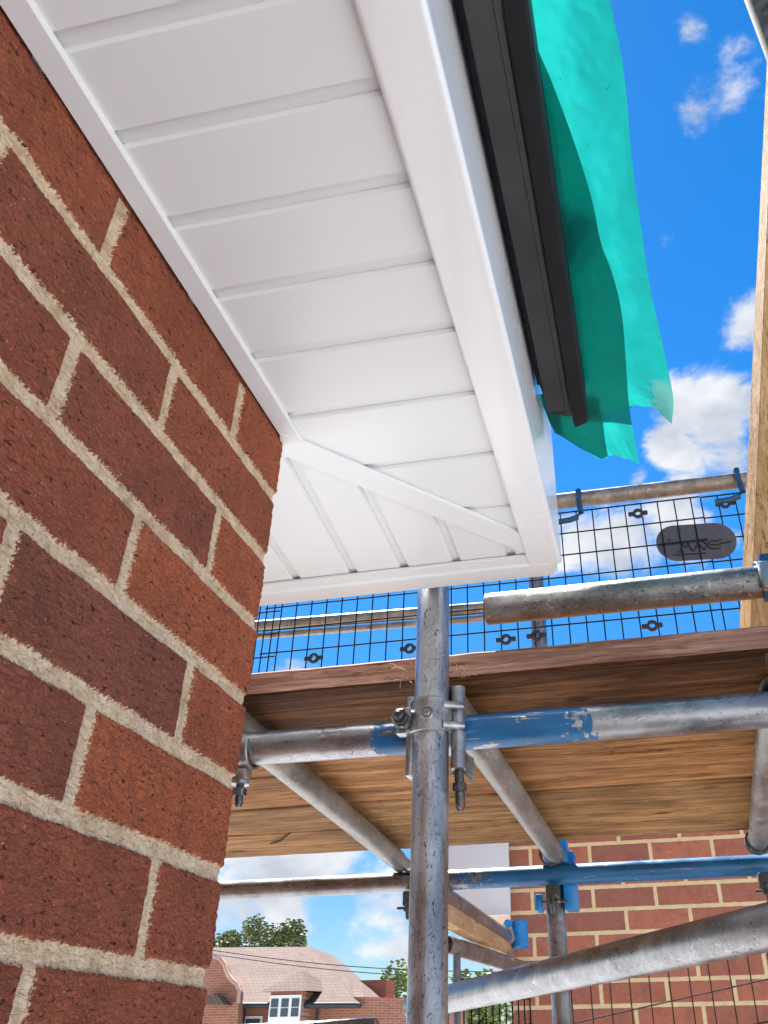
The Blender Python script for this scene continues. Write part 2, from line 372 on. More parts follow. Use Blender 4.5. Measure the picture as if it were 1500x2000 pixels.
def brick_plain(name, plane, cols, mortar, off=(0, 0), course=.075, blen=.225, msize=.010, bdist=.004, haze=0):
    """brick texture laid on world metres; plane 'XZ' or 'YZ'"""
    m, t, b, out = newmat(name); L = t.links.new
    g = N(t, 'ShaderNodeNewGeometry'); s = N(t, 'ShaderNodeSeparateXYZ'); L(g.outputs['Position'], s.inputs[0])
    c = N(t, 'ShaderNodeCombineXYZ'); L(math_(t, 'ADD', s.outputs['X' if plane == 'XZ' else 'Y'], off[0]), c.inputs[0]); L(math_(t, 'ADD', s.outputs['Z'], off[1]), c.inputs[1])
    wob = N(t, 'ShaderNodeTexNoise', i_Scale=70, i_Detail=3); L(c.outputs[0], wob.inputs['Vector'])
    vm = N(t, 'ShaderNodeVectorMath', operation='MULTIPLY_ADD'); L(wob.outputs['Color'], vm.inputs[0]); vm.inputs[1].default_value = (.004, .004, 0); L(c.outputs[0], vm.inputs[2])
    k = N(t, 'ShaderNodeTexBrick', offset=.5, i_Scale=1.0); k.inputs['Mortar Size'].default_value = msize / 2; k.inputs['Mortar Smooth'].default_value = .25
    k.inputs['Brick Width'].default_value = blen; k.inputs['Row Height'].default_value = course
    k.inputs['Color1'].default_value = (0, 0, 0, 1); k.inputs['Color2'].default_value = (1, 1, 1, 1); k.inputs['Mortar'].default_value = (.5, .5, .5, 1)
    L(vm.outputs[0], k.inputs['Vector'])
    face = ramp(t, k.outputs['Color'], [(0, cols[0]), (.5, cols[1]), (1, cols[2])])
    v = pos(t)
    face = mixc(t, mrange(t, noise(t, v, 26, 6, .65, .5), .45, .72, 0, .55), face, tuple(x * .62 for x in cols[2]))
    face = mixc(t, math_(t, 'MULTIPLY', mrange(t, noise(t, v, 95, 3), .66, .72), .5), face, tuple(min(1, x * 1.8) for x in cols[0]))
    mo = mixc(t, noise(t, v, 35, 5, .6), tuple(x * .72 for x in mortar), tuple(min(1, x * 1.15) for x in mortar))
    L(mixc(t, k.outputs['Fac'], face, mo), b.inputs['Base Color']); setv(b, Roughness=.88); b.inputs['Specular IOR Level'].default_value = .2
    p = bump(t, b, math_(t, 'SUBTRACT', 1.0, k.outputs['Fac']), .8, bdist); bump(t, b, noise(t, v, 130, 5, .65), .5, .002, p)
    return m
M['brick_side'] = brick_plain('house_brickwork', 'YZ', [(.20, .058, .030), (.16, .048, .029), (.11, .041, .030)], (.42, .32, .21), off=(.0, 3.0))
M['brick_back'] = brick_plain('house_brickwork_back', 'XZ', [(.20, .058, .030), (.16, .048, .029), (.11, .041, .030)], (.42, .32, .21), off=(.0, 3.0))
M['brick_wall2'] = brick_plain('neighbour_brickwork', 'XZ', [(.52, .190, .115), (.45, .165, .105), (.36, .145, .105)], (.90, .66, .37), off=(-.002 + 2.25 + .0, .370 + 7.5), msize=.0160)
M['brick_far'] = brick_plain('distant_brickwork', 'XZ', [(.38, .155, .095), (.33, .13, .08), (.27, .11, .075)], (.48, .36, .27))

def membrane_mat():
    m, t, b, out = newmat('green_membrane'); L = t.links.new
    g = pos(t); mp = pos(t, (1, 1, 1), (0, 0, R(45)))
    w1 = N(t, 'ShaderNodeTexWave', wave_type='BANDS', bands_direction='X', i_Scale=190.0, i_Distortion=.3); L(mp, w1.inputs[0])
    w2 = N(t, 'ShaderNodeTexWave', wave_type='BANDS', bands_direction='Y', i_Scale=190.0, i_Distortion=.3); L(mp, w2.inputs[0])
    weave = math_(t, 'MULTIPLY', w1.outputs['Fac'], w2.outputs['Fac'])
    n = noise(t, g, 9, 5, .6, .3); n2 = noise(t, g, 60, 5, .65, 1.0)
    col = ramp(t, n, [(.3, (.005, .18, .15)), (.7, (.009, .25, .22))])
    col = mixc(t, mrange(t, weave, .1, .5, .32, 0), col, (.001, .09, .075))
    col = mixc(t, math_(t, 'MULTIPLY', math_(t, 'MULTIPLY', squiggle(t, n2, .008), mrange(t, noise(t, g, 22, 2), .52, .6)), .65), col, (.02, .10, .09))
    col = mixc(t, mrange(t, noise(t, pos(t, (1, 1, 1)), 6, 4, .6), .66, .78, 0, .5), col, (.08, .19, .16))
    sp_ = N(t, 'ShaderNodeSeparateXYZ'); L(g, sp_.inputs[0])
    worn = math_(t, 'MULTIPLY', mrange(t, math_(t, 'ADD', sp_.outputs['X'], mrange(t, n2, .3, .7, -.012, .012)), .428, .432), mrange(t, math_(t, 'ADD', sp_.outputs['Y'], mrange(t, n, .3, .7, -.03, .03)), .20, .22))
    col = mixc(t, math_(t, 'MULTIPLY', worn, .8), col, (.075, .20, .17))
    dirt = mrange(t, noise(t, g, 130, 4, .6, 1.0), .66, .70)
    col = mixc(t, math_(t, 'MULTIPLY', dirt, .5), col, (.01, .06, .05))
    L(col, b.inputs['Base Color']); setv(b, Roughness=.55); b.inputs['Specular IOR Level'].default_value = .3
    p = bump(t, b, weave, .4, .0006); bump(t, b, noise(t, pos(t, (1, 2.2, 1)), 34, 5, .65, 2.2), .8, .007, p)
    tr = N(t, 'ShaderNodeBsdfTranslucent'); L(col, tr.inputs[0])
    mx = N(t, 'ShaderNodeMixShader', i_0=.72); L(b.outputs[0], mx.inputs[1]); L(tr.outputs[0], mx.inputs[2])
    tp = N(t, 'ShaderNodeBsdfTransparent'); tp.inputs[0].default_value = (.05, .9, .75, 1)
    mx2 = N(t, 'ShaderNodeMixShader', i_0=.08); L(mx.outputs[0], mx2.inputs[1]); L(tp.outputs[0], mx2.inputs[2]); L(mx2.outputs[0], out.inputs[0])
    return m
M['membrane'] = membrane_mat()
def roof_mat(name, cols, sx=.17, sz=.11):
    m, t, b, out = newmat(name); L = t.links.new
    g = N(t, 'ShaderNodeNewGeometry'); s = N(t, 'ShaderNodeSeparateXYZ'); L(g.outputs['Position'], s.inputs[0])
    c = N(t, 'ShaderNodeCombineXYZ'); L(math_(t, 'ADD', s.outputs['X'], s.outputs['Y']), c.inputs[0]); L(s.outputs['Z'], c.inputs[1])
    k = N(t, 'ShaderNodeTexBrick', offset=.5, i_Scale=1.0); k.inputs['Mortar Size'].default_value = .012; k.inputs['Brick Width'].default_value = sx; k.inputs['Row Height'].default_value = sz
    k.inputs['Color1'].default_value = (0, 0, 0, 1); k.inputs['Color2'].default_value = (1, 1, 1, 1); L(c.outputs[0], k.inputs['Vector'])
    face = ramp(t, k.outputs['Color'], [(0, cols[0]), (1, cols[1])])
    face = mixc(t, mrange(t, noise(t, pos(t), .9, 5, .65), .4, .7, 0, .6), face, cols[2])
    L(mixc(t, math_(t, 'MULTIPLY', k.outputs['Fac'], .5), face, tuple(x * .4 for x in cols[1])), b.inputs['Base Color']); setv(b, Roughness=.9)
    bump(t, b, math_(t, 'SUBTRACT', 1.0, k.outputs['Fac']), .6, .02)
    return m
M['rooftile'] = roof_mat('clay_roof_tiles', [(.130, .078, .060), (.088, .053, .042), (.165, .106, .083)])
M['leaf_dark'] = simple('dark_leaves', (.13, .16, .050), .6, var=.5, scale=1.2)
M['leaf_light'] = simple('light_leaves', (.17, .22, .050), .6, var=.5, scale=1.2)
M['bark'] = simple('bark', (.10, .07, .045), .9)
M['glass'] = simple('window_glass', (.05, .07, .09), .08, spec=.8)
M['white_frame'] = simple('white_frame', (.78, .78, .76), .4)
M['stone'] = simple('render_patch', (.46, .30, .24), .9, var=.4, scale=.8)

# ---------------------------------------------------------------- ground
bm = bmesh.new(); bmesh.ops.create_circle(bm, cap_ends=True, segments=96, radius=900, matrix=Matrix.Translation((0, 0, -5.5)))
g = obj('ground', bm, M['ground']); g['kind'] = 'structure'

# ---------------------------------------------------------------- the near house
house = thing('brick_house', 'near brick house corner with white boarded eaves soffit and black gutter', 'house', (0, 0, -5.5))
def near_wall():
    zt, zb, yl = .088, -.60, -.66; st = .00135
    rc = .004
    # path along the wall: s from far left to the rounded corner and a little round it
    s = list(np.arange(yl, -rc, st)); path = [((0.0, y), (1, 0), y) for y in s]
    for k in range(1, 7):
        a = math.pi / 2 * k / 6; path.append(((-rc + rc * math.cos(a), -rc + rc * math.sin(a)), (math.cos(a), math.sin(a)), 0.0 if k < 4 else 0.0))
    for x in np.arange(.002, .26, .003): path.append(((-rc - x, 0.0), (0, 1), rc + x))
    zs = np.arange(zb, zt, st); nc, nr = len(path), len(zs)
    tones = {(6, 0): .55, (6, 1): .62, (7, 0): .55, (7, 1): .7, (5, 0): .12, (5, 1): .85, (4, 0): .25, (4, 1): .95, (4, 2): .5, (3, 0): .12, (3, 1): .5, (2, 0): .05, (2, 1): .72, (2, 2): .6,
             (1, 0): .5, (1, 1): .72, (1, 2): .65, (0, 0): .2, (0, 1): .38, (0, 2): .45}
    rnd = random.Random(3); co = np.zeros((nc * nr, 3), np.float32); sdv = np.zeros(nc * nr, np.float32); tn = np.zeros(nc * nr, np.float32)
    PR = np.array([p[0] for p in path]); NR = np.array([p[1] for p in path]); SS = np.array([p[2] for p in path])
    YY = SS[None, :].repeat(nr, 0); ZZ = zs[:, None].repeat(nc, 1)
    # slow wander of joints and edges
    rs = np.random.RandomState(5)
    def wave(n, f0, f1, amp):
        o = np.zeros_like(YY)
        for _ in range(n):
            f = rs.uniform(f0, f1); a = rs.uniform(0, 6.28); ph = rs.uniform(0, 6.28)
            o += np.sin((YY * math.cos(a) + ZZ * math.sin(a)) * f * 6.283 + ph)
        return o / math.sqrt(n) * amp
    yw = YY + wave(8, 8, 30, .0006) + wave(14, 60, 260, .00045); zw = ZZ + wave(8, 8, 30, .0006) + wave(14, 60, 260, .00045)
    ci = np.floor(-zw / .075).astype(int) + 1         # course index: 0 sits above joint z=0
    fz = (-zw / .075) - np.floor(-zw / .075); dz = np.minimum(fz, 1 - fz) * .075; dz = np.where(zw > 0.0, np.abs(zw), dz)
    front = YY <= 0.0001
    dist = -yw
    head = (ci % 2 == 0)
    first = np.where(head, .1075, .220)
    # round the corner headers and stretchers swap
    firstB = np.where(head, .220, .1075)
    d = np.where(front, dist, -dist); f0 = np.where(front, first, firstB)
    rel = (d - f0) / .225; bi = np.where(d < f0, 0, np.floor(rel) + 1).astype(int)
    frac = (rel - np.floor(rel)) * .225; dy = np.where(d < f0, f0 - d, np.minimum(frac, .225 - frac)); dy = np.where(bi >= 1, np.minimum(dy, np.abs(np.where(bi == 1, d - f0, .225))), dy)
    sd = np.minimum(dz, dy) - .0062
    hh = np.clip((sd + .0012) / .0030, 0, 1); hh = hh * hh * (3 - 2 * hh)
    flat = {}
    def tone_of(c, b):
        k = (int(c), int(b))
        if k not in flat: flat[k] = (tones.get(k, rnd.random()), rnd.uniform(-.0006, .0006))
        return flat[k]
    T = np.zeros_like(YY); PRD = np.zeros_like(YY)
    for c in np.unique(ci):
        for b_ in np.unique(bi):
            mk = (ci == c) & (bi == b_)
            if mk.any(): a_, p_ = tone_of(c, b_); T[mk] = a_; PRD[mk] = p_
    rough = wave(20, 60, 330, .00022) + wave(12, 15, 60, .00028)
    disp = -.0030 * (1 - hh) + PRD * hh + rough * (.5 + .5 * hh)
    # chipped arrises at the corner
    cw = np.exp(-(np.abs(YY) / .006) ** 2); disp += cw * wave(14, 40, 200, .00035) - cw * .0004
    X = PR[None, :, 0] + NR[None, :, 0] * disp; Y = PR[None, :, 1] + NR[None, :, 1] * disp
    co = np.stack([X, Y, ZZ], -1).reshape(-1, 3).astype(np.float32)
    idx = np.arange(nc * nr).reshape(nr, nc); q = np.stack([idx[:-1, :-1], idx[:-1, 1:], idx[1:, 1:], idx[1:, :-1]], -1).reshape(-1, 4)
    me = bpy.data.meshes.new('brickwork'); me.vertices.add(len(co)); me.vertices.foreach_set('co', (co + np.array([0, 0, 5.5], np.float32)).ravel())
    me.loops.add(q.size); me.loops.foreach_set('vertex_index', q.ravel().astype(np.int32)); me.polygons.add(len(q))
    me.polygons.foreach_set('loop_start', np.arange(0, q.size, 4, dtype=np.int32)); me.polygons.foreach_set('loop_total', np.full(len(q), 4, np.int32)); me.polygons.foreach_set('use_smooth', np.ones(len(q), bool))
    a = me.attributes.new('sd', 'FLOAT', 'POINT'); a.data.foreach_set('value', sd.ravel().astype(np.float32))
    a = me.attributes.new('tone', 'FLOAT', 'POINT'); a.data.foreach_set('value', T.ravel().astype(np.float32))
    me.update(); me.validate(); me.materials.append(M['brick_near'])
    o = bpy.data.objects.new('wall', me); COL.objects.link(o); o.parent = house
    return o
wall = near_wall()
bm = bmesh.new()                                            # the rest of the same wall, beyond the close-up
box(bm, (-.25, -6, -5.5), (-.0015, -.66, .40)); box(bm, (-.25, -.66, -5.5), (-.0015, -.0015, -.60)); box(bm, (-.25, -.66, .088), (-.0015, -.0015, .40))
obj('wall', bm, M['brick_side'], house)
bm = bmesh.new(); box(bm, (-6, -.25, -5.5), (-.26, -.0015, .40)); obj('wall', bm, M['brick_back'], house)
bm = bmesh.new(); box(bm, (-.24, -.656, -.60), (-.008, -.010, .088)); obj('wall_core', bm, M['dark_gap'], house)

# soffit, side A (boards run across, x) and side B (boards run along y); the two meet at the mitre
ZB, ZG = .0770, .0812
mline = [(-.004, .004), (.075, .080), (.150, .172), (.2315, .280)]
soffit = thing('soffit', '', '')
del soffit['label'], soffit['category']; soffit.parent = house; soffit.location = (0, 0, 5.5 + ZB)
def mit(p):                                                # >0 on side A of the mitre
    x = p[0]; i = 0 if x < .075 else (1 if x < .150 else 2)
    (x0, y0), (x1, y1) = mline[i], mline[i + 1]
    return (y0 + (y1 - y0) * (x - x0) / (x1 - x0)) - p[1]
ga = [-.458, -.383, -.304, -.223, -.139, -.044, .066, .182]
ga = [-.458 - .083 * k for k in range(30, 0, -1)] + ga
gw = .0125; xL, xR = .004, .240
edges = [ga[0] - .083] + ga + [.40]
def lin(p, a, b): return (a[1] + (b[1] - a[1]) * (p[0] - a[0]) / (b[0] - a[0])) - p[1]
for i in range(len(edges) - 1):
    y0, y1 = edges[i] + gw / 2, edges[i + 1] - gw / 2
    poly = [(xL, y0), (xR, y0), (xR, y1), (xL, y1)]
    poly = clip(poly, lambda p: lin(p, (0, .006), (.2315, .282)))
    if len(poly) < 3: continue
    bm = bmesh.new(); slab(bm, poly, ZB, ZG + .006, rise=.0024, wide=lambda d: .0026 if d.x > .9 else .0002); obj('soffit_board', bm, M['pvc'], soffit)
gb = [(-.003, .03, -.022, .31), (.064, .10, .054, .31), (.137, .19, .130, .31), (.213, .27, .208, .31), (-.092, .03, -.108, .31)]
gb = sorted(gb); xs0 = [g_[0] - (g_[2] - g_[0]) * .03 / .28 for g_ in gb]; xs1 = [g_[2] for g_ in gb]
xs0 = [xs0[0] - .08 * k for k in range(14, 0, -1)] + xs0 + [.30]; xs1 = [xs1[0] - .08 * k for k in range(14, 0, -1)] + xs1 + [.30]
for i in range(len(xs0) - 1):
    poly = [(xs0[i] + gw / 2, .0), (xs0[i + 1] - gw / 2, .0), (xs1[i + 1] - gw / 2, .32), (xs1[i] + gw / 2, .32)]
    poly = clip(poly, lambda p: -lin(p, (0, .006), (.2315, .282))); poly = clip(poly, lambda p: .236 - p[0]) if len(poly) > 2 else poly
    if len(poly) < 3: continue
    bm = bmesh.new(); slab(bm, poly, ZB, ZG + .006, rise=.0024, wide=lambda d: .0026 if d.y > .9 else .0002); obj('soffit_board', bm, M['pvc'], soffit)
bm = bmesh.new(); box(bm, (-.004, -3.1, ZG), (.25, .345, ZG + .004)); obj('groove_backing', bm, M['pvc'], soffit)
bm = bmesh.new(); box(bm, (-1.4, .002, ZG + .0002), (.0015, .345, ZG + .0042)); obj('groove_backing', bm, M['pvc'], soffit)
# mitre cover strip
def ext(a, b_, x): return (x, a.y + (b_.y - a.y) * (x - a.x) / (b_.x - a.x))
l0, l1, u0, u1 = at(709, 953, 2, .0736), at(1025, 1081, 2, .0736), at(686, 903, 2, .0736), at(1023, 1044, 2, .0736)
bm = bmesh.new(); slab(bm, [ext(l0, l1, -.010), ext(l0, l1, .2290), ext(u0, u1, .2290), ext(u0, u1, .004)], .0723, .0768, rise=.0020, wide=lambda d: .0020 if d.x < 0 else .0004)
obj('mitre_strip', bm, M['pvc'], house)
# wall trim (J section), side A and side B
bm = bmesh.new(); extrude_profile(bm, [(.0032, .0728), (.0215, .0728), (.0238, .0745), (.0238, .0768), (.0032, .0768)], 'y', -3.0, .0135, lambda p, q, s: (p, s, q))
obj('wall_trim', bm, M['pvc'], house)
bm = bmesh.new(); extrude_profile(bm, [(.0030, .0728), (.022, .0728), (.024, .0745), (.024, .0768), (.0030, .0768)], 'x', -1.4, -.005, lambda p, q, s: (s, p, q))
obj('wall_trim', bm, M['pvc'], house)
# fascia boards with rounded nose
def arc(cx, cy, r, a0, a1, n=6): return [(cx + r * math.cos(a0 + (a1 - a0) * k / n), cy + r * math.sin(a0 + (a1 - a0) * k / n)) for k in range(n + 1)]
profA = [(.2285, .0726), (.2300, .0716)] + arc(.2665, .0806, .009, -math.pi / 2, 0) + [(.2755, .315), (.262, .315), (.262, .0835), (.2285, .0835)]
profA = [(.2285, .0730), (.2291, .0712), (.2305, .0702), (.2330, .0700), (.2660, .0700), (.2685, .0700)] + arc(.2695, .0760, .006, -math.pi / 2, 0, 8)[1:] + [(.2755, .0805), (.2755, .085), (.2755, .315), (.262, .315), (.262, .0760), (.2285, .0760)]
bm = bmesh.new(); extrude_profile(bm, profA, 'y', -3.0, .338, lambda p, q, s: (p, s, q)); obj('fascia', bm, M['pvc_gloss'], house, smooth=35)
profB = [(.3100, .0732), (.3112, .0722), (.3290, .0718), (.3300, .0716), (.3325, .0698), (.3335, .0694), (.336, .0692), (.3625, .0692)] + arc(.3660, .0752, .006, -math.pi / 2, 0, 8) + [(.3720, .080), (.3720, .315), (.3600, .315), (.3600, .0760), (.3100, .0760)]
bm = bmesh.new(); extrude_profile(bm, profB, 'x', -1.4, .2600, lambda p, q, s: (s, p, q)); obj('fascia', bm, M['pvc'], house, smooth=35)
bm = bmesh.new(); box(bm, (.2602, .3383, .0740), (.2660, .3690, .315)); obj('fascia_corner', bm, M['pvc_gloss'], house)
# roof: two hipped slopes rising from the eaves, open behind
bm = bmesh.new()
E0 = [(.268, -6, .322), (.268, .366, .322), (-6, .366, .322)]; T0 = [(-2.7, -6, 2.3), (-2.7, -2.6, 2.3), (-6, -2.6, 2.3)]
ev = [bm.verts.new(p) for p in E0]; tv = [bm.verts.new(p) for p in T0]
bm.faces.new((ev[0], ev[1], tv[1], tv[0])); bm.faces.new((ev[1], ev[2], tv[2], tv[1]))
rf = obj('roof', bm, M['rooftile'], house); sm_ = rf.modifiers.new('thick', 'SOLIDIFY'); sm_.thickness = .02; sm_.offset = 1

# gutter (square black channel) hung on the fascia, its end cut ragged
gp = [(.2768, .285), (.2768, .2300), (.2845, .2290), (.2860, .2010), (.2870, .2000), (.3090, .2000), (.3100, .1965), (.3152, .1965), (.3160, .1990), (.3160, .2030), (.2880, .2030), (.2865, .2320), (.2795, .2330), (.2795, .285)]
ge = [(.140 if p < .2864 else (.163 if p < .3095 else .172)) for p, q in gp]
bm = bmesh.new(); extrude_profile(bm, gp, 'y', -3.0, 0.0, lambda p, q, s: (p, s, q), ends=ge); gut = obj('gutter', bm, M['gutter'], house, smooth=25)
gq = [(.3162, .1925), (.3185, .1875), (.3345, .1850), (.3375, .1890), (.3385, .272), (.3365, .272), (.3352, .1915), (.3335, .1880), (.3200, .1900), (.3180, .1945)]
gf = [(.174 if p < .318 else .186 if p < .33 else .176) for p, q in gq]
bm = bmesh.new(); extrude_profile(bm, gq, 'y', -3.0, 0.0, lambda p, q, s: (p, s, q), ends=gf); obj('gutter_front', bm, M['gutter_black'], gut, smooth=25)

# ---------------------------------------------------------------- green membrane sheets hanging over the gutter
def poly_interp(pts, n):
    d = [0]
    for a, b_ in zip(pts, pts[1:]): d.append(d[-1] + math.dist(a, b_))
    out = []
    for k in range(n):
        s = d[-1] * k / (n - 1); i = 0
        while i < len(d) - 2 and d[i + 1] < s: i += 1
        f = (s - d[i]) / (d[i + 1] - d[i]); out.append((pts[i][0] + (pts[i + 1][0] - pts[i][0]) * f, pts[i][1] + (pts[i + 1][1] - pts[i][1]) * f))
    return out
def smooth_pts(p, it=2):
    for _ in range(it):
        q = [p[0]]
        for a, b_ in zip(p, p[1:]): q += [(a[0] * .75 + b_[0] * .25, a[1] * .75 + b_[1] * .25), (a[0] * .25 + b_[0] * .75, a[1] * .25 + b_[1] * .75)]
        q.append(p[-1]); p = q
    return p
def sheet(left, right, zl, zr, label, sag=.0, nu=26, nv=150, seed=0, curl=0.0):
    l = poly_interp(smooth_pts(left), nv); r = poly_interp(smooth_pts(right), nv); bm = bmesh.new(); grid = []
    for j in range(nv):
        P0 = at(*l[j], 2, zl(j / (nv - 1))); P1 = at(*r[j], 2, zr(j / (nv - 1))); row = []
        for i in range(nu):
            s = i / (nu - 1); p = P0.lerp(P1, s)
            cr = abs(mnoise.noise(Vector((s * 3 + p.y * 7 + seed, p.y * 14 - s * 4, 2)))); p.z += -.0020 * math.exp(-(cr / .06) ** 2) * math.sin(math.pi * s) + sag * math.sin(math.pi * s) + .0070 * mnoise.noise(Vector((s * 2.5 + seed, p.y * 9, 0))) * math.sin(math.pi * s) + .0012 * mnoise.noise(Vector((s * 9, p.y * 40, seed))) + curl * max(0, s - .75) ** 2
            row.append(bm.verts.new(p))
        grid.append(row)
    for A, B in zip(grid, grid[1:]):
        for i in range(nu - 1): bm.faces.new((A[i], A[i + 1], B[i + 1], B[i]))
    o = obj('membrane_sheet', bm, M['membrane'], smooth=60); o['label'] = label; o['category'] = 'membrane'; o['group'] = 'green membrane hanging over the eaves'
    return o
sheet([(985, -120), (1000, 60), (1030, 260), (1058, 480), (1070, 650), (1082, 770), (1110, 800), (1180, 807), (1228, 797)],
      [(1160, -120), (1192, 0), (1222, 150), (1232, 300), (1250, 430), (1268, 555), (1296, 680), (1314, 765), (1316, 790), (1312, 828)],
      lambda t: .285, lambda t: .262 + .0 * t, 'wide bright turquoise sheet curling outward against the blue sky, tip at its lower end', sag=.016, seed=3)
# the near, darker layer
sheet([(960, -120), (985, 0), (1020, 200), (1060, 450), (1070, 640), (1064, 790), (1070, 815), (1082, 842), (1120, 868), (1172, 897)],
      [(985, -120), (1012, 0), (1035, 60), (1062, 120), (1096, 205), (1130, 300), (1160, 400), (1172, 474), (1196, 530), (1215, 605), (1222, 700), (1228, 795), (1240, 860), (1248, 905)],
      lambda t: .245, lambda t: .240, 'dark green creased sheet directly behind the black gutter, reaching lower than its neighbour', sag=.010, seed=9, curl=-.02)

# extra sheet added behind the near layer to darken its lower left
sheet([(1052, 770), (1062, 796), (1072, 822), (1084, 846)], [(1166, 770), (1172, 800), (1176, 850), (1186, 896)],
      lambda t: .262, lambda t: .262, 'small extra green sheet added behind the dark sheet at the cut gutter end to darken it', sag=.004, nu=18, nv=24, seed=14)

# ---------------------------------------------------------------- scaffold tubes
TR = .02415
def tube(p0, p1, mat, label, r=TR, group='grey scaffold tubes', hollow=True):
    bm = bmesh.new(); p0, p1 = Vector(p0), Vector(p1); n = 2
    sweep(bm, [p0, p0.lerp(p1, .0015 / max(.01, (p1 - p0).length)), p1.lerp(p0, .0015 / max(.01, (p1 - p0).length)), p1], r, 40, hollow=.0034 if hollow else 0, radii=[r - .0008, r, r, r - .0008])
    o = obj('scaffold_tube', bm, M[mat], smooth=40); o['label'] = label; o['category'] = 'scaffold tube'; o['group'] = group
    return o
PXc, PYc = .0735, .405
LY, LZ, TZ, BZ = .456, -.122, -.0737, -.045
tube((PXc, PYc, -5.5), (PXc, PYc, 1.3), 'steel_post', 'tall pale mottled upright tube in the centre, passing in front of the boards')
tube((-.75, LY, LZ + .003), (1.3, LY, LZ), 'ledger_paint', 'near horizontal tube clamped to the centre upright, blue paint on its middle')
tube((-1.9, 1.63, LZ), (2.2, 1.63, LZ), 'ledger_paint_far', 'far horizontal tube with worn blue paint running in front of the distant brick wall')
ta, tb = at(559, 1497, 2, TZ), at(785, 1687, 2, TZ); td = (tb - ta) / (tb.y - ta.y)
tube(ta + td * (.444 - ta.y), tb, 'steel_warm', 'tube under the boards, left of the centre upright')
tube((.088, .447, TZ), (.100, 1.672, TZ), 'steel_warm', 'tube under the boards just right of the centre upright')
tube((.552, .52, TZ), (.606, 1.60, TZ), 'steel_warm', 'tube under the boards at the right edge of the picture')
tube((.145, .456, .069), (.90, .456, .069), 'steel_stub', 'short thick pitted tube with open left end above the boards')
tube((-1.6, 1.63, 1.020), (2.0, 1.63, 1.000), 'steel_warm', 'top guard rail tube above the wire mesh', r=.0262)
tube((-1.8, 1.735, .742), (.098, 1.735, .700), 'steel_warm', 'middle guard rail tube seen through the wire mesh', r=.0195)
tube((-1.8, 1.745, .709), (.095, 1.745, .668), 'steel_warm', 'thin pinkish rail just below the middle guard rail', r=.0105)
tube((.086, 1.683, -5.5), (.086, 1.683, 1.4), 'steel', 'far upright tube in front of the distant brick wall')
tube((.700, .10, -.30), (.700, .10, 2.0), 'tube_matt', 'dark speckled upright tube in the top right corner')
tube((.640, .162, -.378), (-.185, 1.303, -.418), 'steel', 'long thick tube slanting across the lower right corner')
tube((-1.4, 1.47, -.482), (-.302, 1.425, -.456), 'steel', 'lowest tube along the bottom edge in front of the tiled roof', hollow=False)
tube((-.196, 1.58, -.160), (-.196, 2.60, -.160), 'steel', 'small distant tube ending in a blue fitting on the brick wall')
tube((-.245, 1.86, -.248), (-.130, 2.66, -.262), 'steel', 'short distant tube below the pale batten, meeting the brick wall')
tube((-.225, 1.91, -5.5), (-.225, 1.91, -.270), 'steel', 'slim far upright just right of the centre upright near the bottom edge', r=.0105)
tube((.556, .452, -.105), (.556, .452, -.02), 'steel', 'stub of upright tube at the right edge above the near ledger', r=.020)

# ---------------------------------------------------------------- couplers
def bolt(parent, p, axis, L=.045, r=.0062, nutr=.011, name='bolt', mat='bolt', end_nut=True):
    a = Vector(axis).normalized(); p = Vector(p); bm = bmesh.new()
    sweep(bm, [p, p + a * L * .9, p + a * L], r, 14, radii=[r, r, r * .6])
    b_ = obj(name, bm, M[mat], parent, smooth=40)
    bm = bmesh.new(); prism(bm, p + a * L * .42, a, nutr, .011, 6); bmesh.ops.bevel(bm, geom=bm.edges[:], offset=.0008, segments=1, affect='EDGES')
    n_ = bpy.data.meshes.new('nut'); bmesh.ops.recalc_face_normals(bm, faces=bm.faces[:]); bm.to_mesh(n_); bm.free()
    o = bpy.data.objects.new('nut', n_); COL.objects.link(o); o.parent = b_
    w = Vector((0, 0, 0)); q = b_
    while q: w += q.location; q = q.parent
    n_.transform(Matrix.Translation(-w)); n_.materials.append(M[mat])
    return b_
